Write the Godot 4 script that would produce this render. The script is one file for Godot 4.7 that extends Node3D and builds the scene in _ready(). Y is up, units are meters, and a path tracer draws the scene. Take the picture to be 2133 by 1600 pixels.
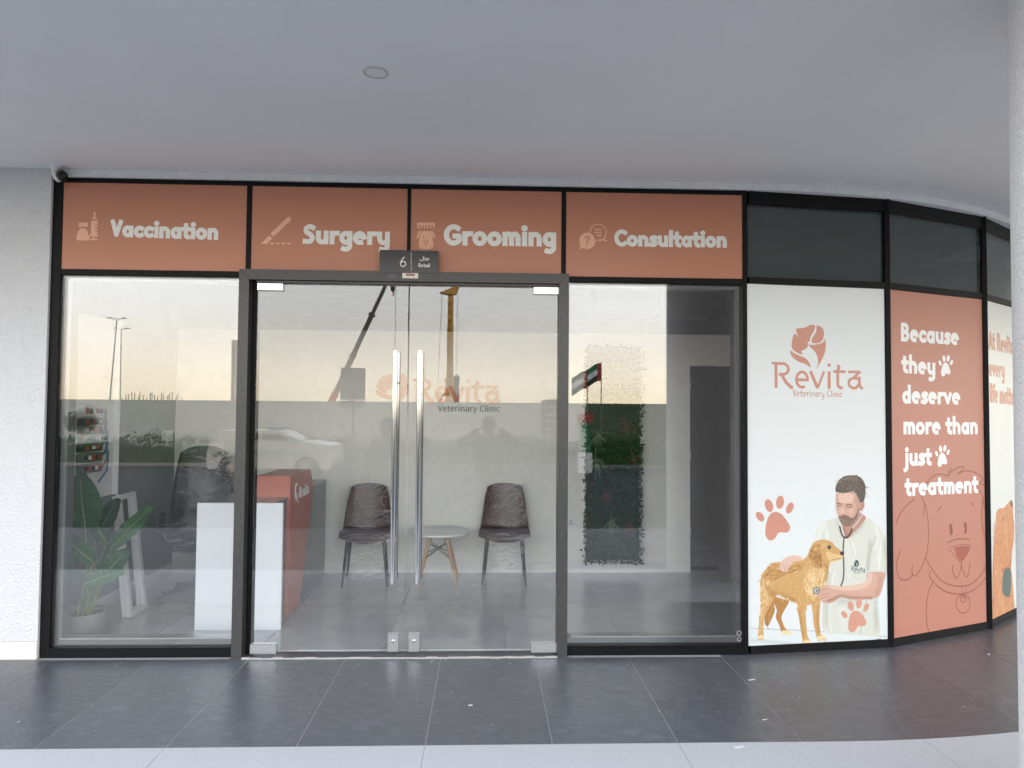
extends Node3D
# A clinic shopfront under a canopy. Glass front face lies in the plane z = 0, the street is towards +z.

# ---- camera solved from the photograph (2133 x 1600 pixels) ----
const FPX := 1480.0
const CAM := Vector3(0, 1.581, 4.605)
const BX := Vector3(0.99927614, 0.00781002, 0.03723163)
const BY := Vector3(-0.00910639, 0.99935359, 0.03477763)
const BZ := Vector3(-0.03693595, -0.03509151, 0.99870132)

var M := {}
var taken := {}
var rng := RandomNumberGenerator.new()

func ray(u: float, v: float) -> Vector3:
	return BX * ((u - 1066.5) / FPX) - BY * ((v - 800.0) / FPX) - BZ
func on_z(u: float, v: float, z: float) -> Vector3:
	var d := ray(u, v)
	return CAM + d * ((z - CAM.z) / d.z)
func on_y(u: float, v: float, y: float) -> Vector3:
	var d := ray(u, v)
	return CAM + d * ((y - CAM.y) / d.y)
func on_x(u: float, v: float, x: float) -> Vector3:
	var d := ray(u, v)
	return CAM + d * ((x - CAM.x) / d.x)
func on_plane(u: float, v: float, p: Vector3, n: Vector3) -> Vector3:
	var d := ray(u, v)
	return CAM + d * ((p - CAM).dot(n) / d.dot(n))
# something seen mirrored in the glass: it stands at that z in front of the shop
func mirrored(u: float, v: float, z: float) -> Vector3:
	var p := on_z(u, v, -z)
	return Vector3(p.x, p.y, z)

# ------------------------------------------------------------------ mesh builder
class MB:
	var v := PackedVector3Array()
	var n := PackedVector3Array()
	var t := PackedVector2Array()
	var c := PackedColorArray()
	var colored := false
	var col := Color.WHITE
	func tri(a: Vector3, b: Vector3, d: Vector3, na: Vector3, nb: Vector3, nd: Vector3, ua := Vector2.ZERO, ub := Vector2.ZERO, ud := Vector2.ZERO) -> void:
		v.append(a); n.append(na); t.append(ua)
		if (b - a).cross(d - a).dot(na + nb + nd) > 0.0:
			v.append(d); v.append(b); n.append(nd); n.append(nb); t.append(ud); t.append(ub)
		else:
			v.append(b); v.append(d); n.append(nb); n.append(nd); t.append(ub); t.append(ud)
		if colored:
			c.append(col); c.append(col); c.append(col)
	func flat(a: Vector3, b: Vector3, d: Vector3, out: Vector3) -> void:
		var m := (b - a).cross(d - a)
		if m.length_squared() < 1e-16: return
		m = m.normalized()
		if m.dot(out) < 0.0: m = -m
		tri(a, b, d, m, m, m)
	func quad(a: Vector3, b: Vector3, d: Vector3, e: Vector3, m: Vector3, ua := Vector2(0, 0), ub := Vector2(1, 0), ud := Vector2(1, 1), ue := Vector2(0, 1)) -> void:
		tri(a, b, d, m, m, m, ua, ub, ud)
		tri(a, d, e, m, m, m, ua, ud, ue)
	func box(ctr: Vector3, size: Vector3, ch := 0.0, bas := Basis()) -> MB:
		var h := size * 0.5
		ch = minf(ch, minf(h.x, minf(h.y, h.z)) * 0.8)
		var sg := [-1.0, 1.0]
		for k in 3:
			var i := (k + 1) % 3
			var j := (k + 2) % 3
			for s in sg:
				var p := []
				for q in [[-1, -1], [1, -1], [1, 1], [-1, 1]]:
					var w := Vector3()
					w[k] = s * h[k]
					w[i] = q[0] * (h[i] - ch)
					w[j] = q[1] * (h[j] - ch)
					p.append(ctr + bas * w)
				var m := Vector3()
				m[k] = s
				quad(p[0], p[1], p[2], p[3], bas * m)
		if ch > 0.0:
			for k in 3:
				var i := (k + 1) % 3
				var j := (k + 2) % 3
				for s1 in sg:
					for s2 in sg:
						var m := Vector3()
						m[i] = s1; m[j] = s2
						var p := []
						for q in [[0, -1], [0, 1], [1, 1], [1, -1]]:
							var w := Vector3()
							w[k] = q[1] * (h[k] - ch)
							w[i] = s1 * (h[i] - (ch if q[0] == 1 else 0.0))
							w[j] = s2 * (h[j] - (ch if q[0] == 0 else 0.0))
							p.append(ctr + bas * w)
						quad(p[0], p[1], p[2], p[3], (bas * m).normalized())
			for a in sg:
				for b in sg:
					for d in sg:
						var p0 := ctr + bas * Vector3(a * h.x, b * (h.y - ch), d * (h.z - ch))
						var p1 := ctr + bas * Vector3(a * (h.x - ch), b * h.y, d * (h.z - ch))
						var p2 := ctr + bas * Vector3(a * (h.x - ch), b * (h.y - ch), d * h.z)
						flat(p0, p1, p2, bas * Vector3(a, b, d))
		return self
	func span(a: Vector3, b: Vector3, ch := 0.0) -> MB:   # box between two corners
		return box((a + b) * 0.5, (b - a).abs(), ch)
	func bar(a: Vector3, b: Vector3, w: float, h: float, up := Vector3.UP, ch := 0.0) -> MB:
		var z := (b - a).normalized()
		var x := up.cross(z)
		if x.length() < 0.01: x = Vector3.RIGHT.cross(z)
		x = x.normalized()
		return box((a + b) * 0.5, Vector3(w, h, (b - a).length()), ch, Basis(x, z.cross(x), z))
	func tube(pts: Array, radii, seg := 8, caps := true) -> MB:
		var rings := []
		var dirs := []
		var nm := Vector3.UP
		for i in pts.size():
			var d: Vector3 = (pts[mini(i + 1, pts.size() - 1)] - pts[maxi(i - 1, 0)]).normalized()
			if i == 0:
				nm = Vector3.UP if absf(d.y) < 0.9 else Vector3.RIGHT
			nm = (nm - d * nm.dot(d)).normalized()
			var bn := d.cross(nm)
			var r: float = radii if radii is float else radii[i]
			var ring := []
			var nn := []
			for k in seg:
				var a := TAU * k / seg
				var o := nm * cos(a) + bn * sin(a)
				nn.append(o)
				ring.append(pts[i] + o * r)
			rings.append(ring); dirs.append(nn)
		for i in pts.size() - 1:
			for k in seg:
				var l := (k + 1) % seg
				tri(rings[i][k], rings[i][l], rings[i + 1][l], dirs[i][k], dirs[i][l], dirs[i + 1][l])
				tri(rings[i][k], rings[i + 1][l], rings[i + 1][k], dirs[i][k], dirs[i + 1][l], dirs[i + 1][k])
		if caps:
			for e in [0, pts.size() - 1]:
				var m: Vector3 = (pts[0] - pts[1]).normalized() if e == 0 else (pts[e] - pts[e - 1]).normalized()
				for k in range(1, seg - 1):
					tri(rings[e][0], rings[e][k], rings[e][k + 1], m, m, m)
		return self
	func lathe(prof: Array, at := Transform3D(), seg := 24) -> MB:   # Vector2(radius, height); a doubled point makes a hard edge
		for i in prof.size() - 1:
			var p: Vector2 = prof[i]
			var q: Vector2 = prof[i + 1]
			if p.distance_to(q) < 1e-6: continue
			var e := (q - p).normalized()
			var m0 := Vector2(e.y, -e.x)
			var ma := m0
			var mb := m0
			if i > 0 and p.distance_to(prof[i - 1]) > 1e-6:
				var f: Vector2 = (p - prof[i - 1]).normalized()
				ma = (m0 + Vector2(f.y, -f.x)).normalized()
			if i + 2 < prof.size() and q.distance_to(prof[i + 2]) > 1e-6:
				var f: Vector2 = (prof[i + 2] - q).normalized()
				mb = (m0 + Vector2(f.y, -f.x)).normalized()
			for k in seg:
				var a := TAU * k / seg
				var b := TAU * (k + 1) / seg
				var ca := Vector3(cos(a), 0, sin(a))
				var cb := Vector3(cos(b), 0, sin(b))
				var P := [at * (ca * p.x + Vector3.UP * p.y), at * (cb * p.x + Vector3.UP * p.y), at * (cb * q.x + Vector3.UP * q.y), at * (ca * q.x + Vector3.UP * q.y)]
				var N := [at.basis * (ca * ma.x + Vector3.UP * ma.y), at.basis * (cb * ma.x + Vector3.UP * ma.y), at.basis * (cb * mb.x + Vector3.UP * mb.y), at.basis * (ca * mb.x + Vector3.UP * mb.y)]
				if p.x > 1e-6: tri(P[0], P[1], P[2], N[0], N[1], N[2])
				if q.x > 1e-6: tri(P[0], P[2], P[3], N[0], N[2], N[3])
		return self
	func prism(poly: Array, z0: float, z1: float, at := Transform3D()) -> MB:
		var pp := PackedVector2Array(poly)
		var ix := Geometry2D.triangulate_polygon(pp)
		for zz in [z0, z1]:
			var m := at.basis * Vector3(0, 0, signf(zz - (z0 + z1) * 0.5))
			for i in range(0, ix.size(), 3):
				var P := []
				for k in 3:
					P.append(at * Vector3(pp[ix[i + k]].x, pp[ix[i + k]].y, zz))
				tri(P[0], P[1], P[2], m, m, m)
		var cw := Geometry2D.is_polygon_clockwise(pp)
		for i in pp.size():
			var a := pp[i]
			var b := pp[(i + 1) % pp.size()]
			var e := (b - a).normalized()
			var m := at.basis * (Vector3(e.y, -e.x, 0) * (-1.0 if cw else 1.0))
			quad(at * Vector3(a.x, a.y, z0), at * Vector3(b.x, b.y, z0), at * Vector3(b.x, b.y, z1), at * Vector3(a.x, a.y, z1), m)
		return self
	func ribbon(pts: Array, w, z0: float, z1: float, at := Transform3D()) -> MB:
		var L := []
		var R := []
		for i in pts.size():
			var d: Vector2 = (pts[mini(i + 1, pts.size() - 1)] - pts[maxi(i - 1, 0)]).normalized()
			var o = Vector2(-d.y, d.x) * 0.5 * (w if w is float else w[i])
			L.append(pts[i] + o); R.append(pts[i] - o)
		for i in pts.size() - 1:
			var q := [L[i], L[i + 1], R[i + 1], R[i]]
			var P := []
			for zz in [z0, z1]:
				for k in 4: P.append(at * Vector3(q[k].x, q[k].y, zz))
			var mz := at.basis * Vector3(0, 0, signf(z1 - z0))
			quad(P[4], P[5], P[6], P[7], mz)
			quad(P[0], P[1], P[2], P[3], -mz)
			for k in [0, 2]:
				var e: Vector2 = q[k] - q[k ^ 3]
				quad(P[k], P[k + 1], P[k + 5], P[k + 4], (at.basis * Vector3(e.x, e.y, 0)).normalized())
			if i == 0: quad(P[0], P[3], P[7], P[4], (at.basis * Vector3(q[0].x - q[1].x, q[0].y - q[1].y, 0)).normalized())
			if i == pts.size() - 2: quad(P[1], P[2], P[6], P[5], (at.basis * Vector3(q[1].x - q[0].x, q[1].y - q[0].y, 0)).normalized())
		return self
	func quad_slab(a: Vector3, b: Vector3, d: Vector3, e: Vector3, th: float) -> MB:   # a flat slab of that thickness
		var m := (b - a).cross(d - a).normalized()
		var o := m * th * 0.5
		var P := [a, b, d, e]
		var mid := (a + b + d + e) * 0.25
		quad(a + o, b + o, d + o, e + o, m)
		quad(a - o, b - o, d - o, e - o, -m)
		for i in 4:
			var p: Vector3 = P[i]
			var q: Vector3 = P[(i + 1) % 4]
			var w := (q - p).cross(m).normalized()
			if w.dot(p - mid) < 0.0: w = -w
			quad(p + o, q + o, q - o, p - o, w)
		return self
	func mesh() -> ArrayMesh:
		var a := []
		a.resize(Mesh.ARRAY_MAX)
		a[Mesh.ARRAY_VERTEX] = v
		a[Mesh.ARRAY_NORMAL] = n
		a[Mesh.ARRAY_TEX_UV] = t
		if colored: a[Mesh.ARRAY_COLOR] = c
		var m := ArrayMesh.new()
		m.add_surface_from_arrays(Mesh.PRIMITIVE_TRIANGLES, a)
		return m

# ------------------------------------------------------------------ flat print on a panel
class Canvas:
	var img: Image
	var w: int
	var h: int
	var o: Vector3
	var ax: Vector3
	var ay: Vector3
	var s: float
	var scene
	func px(u: float, v: float) -> Vector2:   # photograph pixel -> canvas pixel, on the panel's own plane
		var p: Vector3 = scene.on_plane(u, v, o, ax.cross(ay)) - o
		return Vector2(p.dot(ax), p.dot(ay)) * s
	func zoomed(flat: Array, ox: float, oy: float, k: float) -> PackedVector2Array:
		var r := PackedVector2Array()
		for i in range(0, flat.size(), 2):
			r.append(px(ox + flat[i] / k, oy + flat[i + 1] / k))
		return r
	func poly(p: PackedVector2Array, c: Color) -> void:
		var y0 := 1e9
		var y1 := -1e9
		for q in p:
			y0 = minf(y0, q.y); y1 = maxf(y1, q.y)
		var n := p.size()
		for y in range(maxi(0, int(floor(y0))), mini(h - 1, int(ceil(y1))) + 1):
			var yy := y + 0.5
			var xs := PackedFloat32Array()
			for i in n:
				var a := p[i]
				var b := p[(i + 1) % n]
				if (a.y <= yy) != (b.y <= yy):
					xs.append(a.x + (yy - a.y) / (b.y - a.y) * (b.x - a.x))
			xs.sort()
			for i in range(0, xs.size() - 1, 2):
				var x0 := maxi(0, int(round(xs[i])))
				var x1 := mini(w, int(round(xs[i + 1])))
				if x1 > x0: img.fill_rect(Rect2i(x0, y, x1 - x0, 1), c)
	func ell(ctr: Vector2, rx: float, ry: float, rot: float, c: Color) -> void:
		var p := PackedVector2Array()
		for i in 28:
			var a := TAU * i / 28
			p.append(ctr + Vector2(cos(a) * rx, sin(a) * ry).rotated(rot))
		poly(p, c)
	func stroke(p, wd: float, c: Color, round_ := true) -> void:
		for i in p.size() - 1:
			var d: Vector2 = p[i + 1] - p[i]
			if d.length() < 0.01: continue
			var o2 := d.normalized().orthogonal() * wd * 0.5
			poly(PackedVector2Array([p[i] + o2, p[i + 1] + o2, p[i + 1] - o2, p[i] - o2]), c)
		if round_ and wd > 2.0:
			for q in p: ell(q, wd * 0.5, wd * 0.5, 0, c)
	func smooth(p: PackedVector2Array, closed := false, sub := 6) -> PackedVector2Array:
		var r := PackedVector2Array()
		var n := p.size()
		for i in (n if closed else n - 1):
			var a := p[(i - 1 + n) % n] if closed or i > 0 else p[0]
			var b := p[i]
			var c := p[(i + 1) % n]
			var d := p[(i + 2) % n] if closed or i + 2 < n else p[n - 1]
			for k in sub:
				r.append(b.cubic_interpolate(c, a, d, float(k) / sub))
		if not closed: r.append(p[n - 1])
		return r
	func text(str_: String, a: Vector2, b: Vector2, xh: float, c: Color, sw := 0.34, ref := "") -> void:
		var total := 0.0
		for ch in (ref if ref else str_): total += scene.adv(ch)
		var sx := a.distance_to(b) / total
		var dir := (b - a).normalized()
		var up := Vector2(dir.y, -dir.x)
		var x := 0.0
		for ch in str_:
			var first := true
			for st in scene.glyph(ch):
				var wd := sw * minf(xh, sx * 1.3) * (.6 if ch == "e" and first else 1.0)
				first = false
				var p := PackedVector2Array()
				for q in st: p.append(a + dir * sx * (x + q.x) + up * xh * q.y)
				if p.size() == 1: ell(p[0], wd * 0.62, wd * 0.62, 0, c)
				else:
					var closed := p[0].distance_to(p[p.size() - 1]) < 0.5
					if not closed:
						var e := wd * 0.44
						p[0] += (p[0] - p[1]).normalized() * e
						p[p.size() - 1] += (p[p.size() - 1] - p[p.size() - 2]).normalized() * e
					stroke(p, wd, c, false)
					for i in range(0 if closed else 1, p.size() - 1): ell(p[i], wd * 0.5, wd * 0.5, 0, c)
			x += scene.adv(ch)
	func paw(ctr: Vector2, k: float, rot: float, c: Color) -> void:   # four toes and a heart-shaped pad
		for e in [[-0.52, -0.02, 0.17, 0.11, 0.75], [-0.27, -0.38, 0.2, 0.13, 1.1], [0.08, -0.52, 0.2, 0.13, 1.6], [0.42, -0.38, 0.18, 0.11, 1.95]]:
			ell(ctr + Vector2(e[0], e[1]).rotated(rot) * k, e[2] * k, e[3] * k, e[4] + rot, c)
		var p := PackedVector2Array()
		for q in [[-0.1, -0.2], [0.15, -0.18], [0.4, 0.05], [0.5, 0.22], [0.42, 0.36], [0.22, 0.38], [0.12, 0.42], [0.04, 0.58], [-0.12, 0.66], [-0.28, 0.52], [-0.3, 0.2], [-0.24, -0.06]]:
			p.append(ctr + Vector2(q[0], q[1]).rotated(rot) * k)
		poly(smooth(p, true, 4), c)
	var brushes := {}
	func soft(ctr: Vector2, r: float, c: Color, al: float) -> void:   # airbrush dab of the printed picture
		var key := "%s/%.3f" % [c.to_html(), al]
		if not brushes.has(key):
			var b := Image.create(24, 24, false, Image.FORMAT_RGBA8)
			for y in 24:
				for x in 24:
					var d := Vector2(x - 11.5, y - 11.5).length() / 12.0
					b.set_pixel(x, y, Color(c.r, c.g, c.b, al * pow(maxf(0.0, 1.0 - d * d), 2)))
			brushes[key] = b
		var n := maxi(3, int(r * 2))
		var e: Image = brushes[key].duplicate()
		e.resize(n, n, Image.INTERPOLATE_BILINEAR)
		img.blend_rect(e, Rect2i(0, 0, n, n), Vector2i(ctr - Vector2(n, n) * 0.5))
	func soft_line(p: PackedVector2Array, r: float, c: Color, al: float) -> void:
		for i in p.size() - 1:
			var k := maxi(1, int(p[i].distance_to(p[i + 1]) / (r * 0.45)))
			for j in k: soft(p[i].lerp(p[i + 1], float(j) / k), r, c, al)
	func texture() -> ImageTexture:
		return ImageTexture.create_from_image(img)

func canvas(o: Vector3, ax: Vector3, width: float, height: float, s: float, bg: Color) -> Canvas:
	var c := Canvas.new()
	c.scene = self
	c.w = int(round(width * s)); c.h = int(round(height * s)); c.s = s
	c.o = o; c.ax = ax; c.ay = Vector3.DOWN
	c.img = Image.create(c.w, c.h, false, Image.FORMAT_RGBA8)
	c.img.fill(bg)
	return c

# ------------------------------------------------------------------ round bold hand lettering, x-height 1
func arc(cx, cy, rx, ry, a0, a1, n := 12) -> Array:
	var r := []
	for i in n + 1:
		var a := deg_to_rad(lerpf(a0, a1, float(i) / n))
		r.append(Vector2(cx + rx * cos(a), cy + ry * sin(a)))
	return r
func pl(a: Array) -> Array:
	var r := []
	for i in range(0, a.size(), 2): r.append(Vector2(a[i], a[i + 1]))
	return r
func curve(a: Array) -> Array:
	return Array(Canvas.new().smooth(PackedVector2Array(pl(a)), false, 5))
var GL := {}
func adv(ch: String) -> float:
	return {"i": .42, "l": .42, "t": .68, "r": .68, "s": .72, "c": .8, "m": 1.24, "G": 1.15, "C": 1.05, "S": .86, "V": .92, "j": .5, "f": .6, " ": .5, "v": .84, "y": .9, "A": 1.0, "R": .98, "F": .8, "I": .42, "E": .82, "P": .9, "O": 1.1}.get(ch, .93)
func glyph(ch: String) -> Array:
	if GL.has(ch): return GL[ch]
	var g := []
	match ch:
		"a": g = [arc(.44, .5, .27, .34, 0, 360), pl([.72, .84, .72, .16])]
		"c": g = [arc(.47, .5, .3, .34, 52, 308)]
		"i": g = [pl([.21, .84, .21, .16]), pl([.21, 1.25])]
		"n": g = [pl([.2, .84, .2, .16]), arc(.46, .56, .26, .28, 180, 0) + pl([.72, .16])]
		"t": g = [pl([.3, 1.2, .3, .36]) + arc(.5, .36, .2, .2, 180, 275, 6), pl([.1, .84, .56, .84])]
		"o": g = [arc(.46, .5, .3, .34, 0, 360, 18)]
		"V": g = [pl([.14, 1.3, .46, .18, .78, 1.3])]
		"S": g = [curve([.7, 1.2, .48, 1.3, .24, 1.14, .26, .88, .5, .72, .66, .48, .5, .2, .16, .2])]
		"u": g = [pl([.2, .84]) + arc(.46, .44, .26, .28, 180, 360), pl([.72, .84, .72, .16])]
		"r": g = [pl([.2, .84, .2, .16]), arc(.5, .48, .3, .36, 170, 78, 8)]
		"g": g = [arc(.44, .5, .27, .34, 0, 360), pl([.72, .84]) + arc(.44, -.08, .28, .26, 0, -125, 8)]
		"e": g = [pl([.2, .55, .72, .55]), arc(.46, .5, .3, .34, 8, 288)]
		"y": g = [pl([.2, .84]) + arc(.46, .48, .26, .3, 180, 360), pl([.72, .84]) + arc(.44, -.08, .28, .26, 0, -115, 8)]
		"G": g = [arc(.63, .73, .46, .57, 52, 318) + pl([.98, .66, .7, .66])]
		"m": g = [pl([.2, .84, .2, .16]), arc(.41, .58, .21, .26, 180, 0) + pl([.62, .16]), arc(.83, .58, .21, .26, 180, 0) + pl([1.04, .16])]
		"C": g = [arc(.62, .73, .46, .57, 50, 310)]
		"s": g = [curve([.58, .78, .4, .85, .2, .73, .32, .55, .5, .45, .56, .28, .38, .15, .12, .2])]
		"l": g = [pl([.21, 1.34, .21, .16])]
		"B": g = [pl([.2, .16, .2, 1.3]) + arc(.44, 1.03, .25, .27, 90, -90, 8) + pl([.2, .76]), pl([.3, .74]) + arc(.46, .45, .28, .29, 90, -90, 8) + pl([.2, .16])]
		"h": g = [pl([.2, 1.34, .2, .16]), arc(.46, .56, .26, .28, 180, 0) + pl([.72, .16])]
		"d": g = [arc(.44, .5, .27, .34, 0, 360), pl([.72, 1.34, .72, .16])]
		"v": g = [pl([.14, .84, .42, .18, .7, .84])]
		"j": g = [pl([.3, .84]) + arc(.1, -.1, .2, .2, 0, -90, 5), pl([.3, 1.25])]
		"A": g = [pl([.12, .16, .5, 1.3, .88, .16]), pl([.28, .5, .72, .5])]
		"R": g = [pl([.2, .16, .2, 1.3]) + arc(.48, 1.0, .26, .3, 90, -90, 8) + pl([.2, .7]), pl([.48, .7, .8, .16])]
		"f": g = [pl([.3, .16]) + arc(.52, 1.04, .22, .28, 180, 80, 6), pl([.1, .84, .56, .84])]
		"F": g = [pl([.2, .16, .2, 1.3, .7, 1.3]), pl([.2, .76, .6, .76])]
		"E": g = [pl([.72, 1.3, .2, 1.3, .2, .16, .72, .16]), pl([.2, .76, .62, .76])]
		"I": g = [pl([.21, 1.3, .21, .16])]
	GL[ch] = g
	return g
# the logo's own lettering, cap height 1: centre lines with their widths
func logo_letters() -> Array:
	return [
		[0.0, [[pl([.02, .96, .2, .96]), .08], [pl([.2, 1.0, .2, 0.0]), .12], [pl([.2, .95]) + arc(.46, .74, .22, .21, 90, -90, 10) + pl([.3, .53]), .11], [pl([.4, .53, .6, .2, .78, .04, .86, .03]), .13]]],
		[.88, [[pl([.12, .33, .54, .33]) + arc(.33, .34, .22, .3, 0, 300, 16), .11]]],
		[1.52, [[pl([.02, .68, .3, .02]), .13], [pl([.3, .02, .56, .68]), .1]]],
		[2.16, [[pl([.12, .68, .12, .0]), .13], [pl([.06, .93, .18, .93]), .13]]],
		[2.42, [[pl([.2, .94, .26, .84, .2, .72, .2, .2]) + arc(.36, .2, .16, .16, 180, 285, 6), .12], [pl([.02, .68, .52, .68]), .1]]],
		[2.98, [[pl([.06, .68, .52, .68, .3, .46]), .11], [pl([.5, .42]) + arc(.3, .24, .22, .2, 70, 290, 12) + pl([.5, .2]), .11], [pl([.5, .5, .52, .12, .64, .02]), .12]]],
	]
const LOGO_W := 3.62
func logo_icon() -> Array:   # five leaves of the emblem, in pixels of an enlarged view
	return [
		[318, 812, 345, 810, 368, 805, 395, 792, 415, 793, 422, 800, 415, 825, 400, 850, 393, 870, 390, 885, 375, 880, 345, 868, 325, 850, 318, 830],
		[430, 797, 450, 800, 468, 820, 470, 850, 460, 880, 435, 893, 405, 890, 403, 870, 415, 850, 428, 825],
		[478, 870, 480, 920, 470, 960, 450, 1000, 430, 1037, 437, 1005, 435, 970, 420, 940, 395, 915, 387, 900, 410, 903, 450, 895, 470, 882],
		[308, 840, 330, 858, 360, 868, 378, 880, 382, 905, 370, 925, 352, 932, 345, 940, 355, 955, 330, 950, 300, 930, 290, 910, 295, 870],
		[284, 932, 300, 945, 330, 960, 365, 975, 385, 995, 397, 1028, 370, 1010, 330, 995, 300, 975, 286, 955]]

# ------------------------------------------------------------------ materials
func lin(r: float, g: float, b: float, a := 1.0) -> Color:
	var c := Color(r, g, b).linear_to_srgb()
	c.a = a
	return c
func mat(c: Color, rough := 0.6, metal := 0.0, spec := 0.5) -> StandardMaterial3D:
	var m := StandardMaterial3D.new()
	m.albedo_color = c
	m.roughness = rough
	m.metallic = metal
	m.metallic_specular = spec
	return m
func noise(sd: int, freq: float, oct := 4, type := FastNoiseLite.TYPE_SIMPLEX_SMOOTH) -> FastNoiseLite:
	var f := FastNoiseLite.new()
	f.seed = sd
	f.frequency = freq
	f.noise_type = type
	f.fractal_octaves = oct
	return f
func ntex(f: FastNoiseLite, cols: Array, size := 512) -> NoiseTexture2D:
	var t := NoiseTexture2D.new()
	t.width = size; t.height = size
	t.seamless = true
	t.noise = f
	var g := Gradient.new()
	g.offsets = PackedFloat32Array(range(cols.size()).map(func(i): return float(i) / (cols.size() - 1)))
	g.colors = PackedColorArray(cols)
	t.color_ramp = g
	return t
func nbump(f: FastNoiseLite, strength: float, size := 512) -> NoiseTexture2D:
	var t := NoiseTexture2D.new()
	t.width = size; t.height = size
	t.seamless = true
	t.as_normal_map = true
	t.bump_strength = strength
	t.noise = f
	return t
func tri(m: StandardMaterial3D, size: Vector3, world := true) -> StandardMaterial3D:
	m.uv1_triplanar = true
	m.uv1_world_triplanar = world
	m.uv1_scale = Vector3(1.0 / size.x, 1.0 / size.y, 1.0 / size.z)
	return m
func grained(cols: Array, freq: float, size: Vector3, rough: float, sd := 1, bump := 0.0, bfreq := 0.05, world := true) -> StandardMaterial3D:
	var m := mat(Color.WHITE, rough)
	m.albedo_texture = ntex(noise(sd, freq), cols)
	if bump > 0.0:
		m.normal_enabled = true
		m.normal_texture = nbump(noise(sd + 7, bfreq), bump)
	return tri(m, size, world)
func dusted(m: StandardMaterial3D, sd: int) -> void:   # scuffs and dry dust lying on the tile
	m.detail_enabled = true
	m.detail_albedo = ntex(noise(sd, .05), [lin(.26, .265, .275), lin(.34, .345, .355)], 256)
	m.detail_mask = ntex(noise(sd + 9, .03, 5), [Color.BLACK, Color.BLACK, Color.BLACK, Color(.03, .03, .03), Color(.1, .1, .1), Color(.26, .26, .26)])
	m.detail_blend_mode = BaseMaterial3D.BLEND_MODE_MIX
func glass(alpha: float, coat := 0.0, tint := Color(0.5, 0.6, 0.6)) -> StandardMaterial3D:
	var m := mat(Color(tint.r, tint.g, tint.b, alpha), 0.0, coat)
	m.transparency = BaseMaterial3D.TRANSPARENCY_ALPHA
	return m

# ------------------------------------------------------------------ nodes
func numbered(called: String) -> String:
	var k: int = taken.get(called, 0)
	taken[called] = k + 1
	return called if k == 0 else "%s_%03d" % [called, k]
func tag(o: Node, label: String, category: String, group := "") -> void:
	o.set_meta("label", label)
	o.set_meta("category", category)
	if group: o.set_meta("group", group)
func thing(called: String, label: String, category: String, at := Vector3.ZERO, group := "") -> Node3D:
	var o := Node3D.new()
	o.name = numbered(called)
	add_child(o)
	o.position = at
	tag(o, label, category, group)
	return o
func part(parent: Node, called: String, m, material: Material, at := Transform3D()) -> MeshInstance3D:
	var o := MeshInstance3D.new()
	o.name = called
	o.mesh = m.mesh() if m is MB else m
	o.material_override = material
	o.transform = at
	parent.add_child(o, true)
	return o
func single(called: String, m, material: Material, label: String, category: String, group := "") -> MeshInstance3D:
	var o := part(self, numbered(called), m, material)
	tag(o, label, category, group)
	return o
func struct(called: String, m, material: Material) -> MeshInstance3D:
	var o := part(self, numbered(called), m, material)
	o.set_meta("kind", "structure")
	return o
func struct_node(called: String) -> Node3D:
	var o := Node3D.new()
	o.name = numbered(called)
	add_child(o)
	o.set_meta("kind", "structure")
	return o
func spanned(a: Vector3, b: Vector3, ch := 0.0) -> MB:
	return MB.new().span(a, b, ch)

# ------------------------------------------------------------------ the curved end of the front
const ARC_X := 1.72
const ARC_R := 4.08
func fp(i: float, out := 0.0) -> Vector3:   # joints of the facets along the curve
	var a := deg_to_rad(14.5 * i)
	return Vector3(ARC_X + (ARC_R + out) * sin(a), 0, -ARC_R + (ARC_R + out) * cos(a))
func zf(x: float) -> float:   # front edge of the dark paving
	return 1.2 if x < ARC_X else -ARC_R + sqrt(maxf(0.0, pow(ARC_R + 1.2, 2) - pow(x - ARC_X, 2)))

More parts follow.
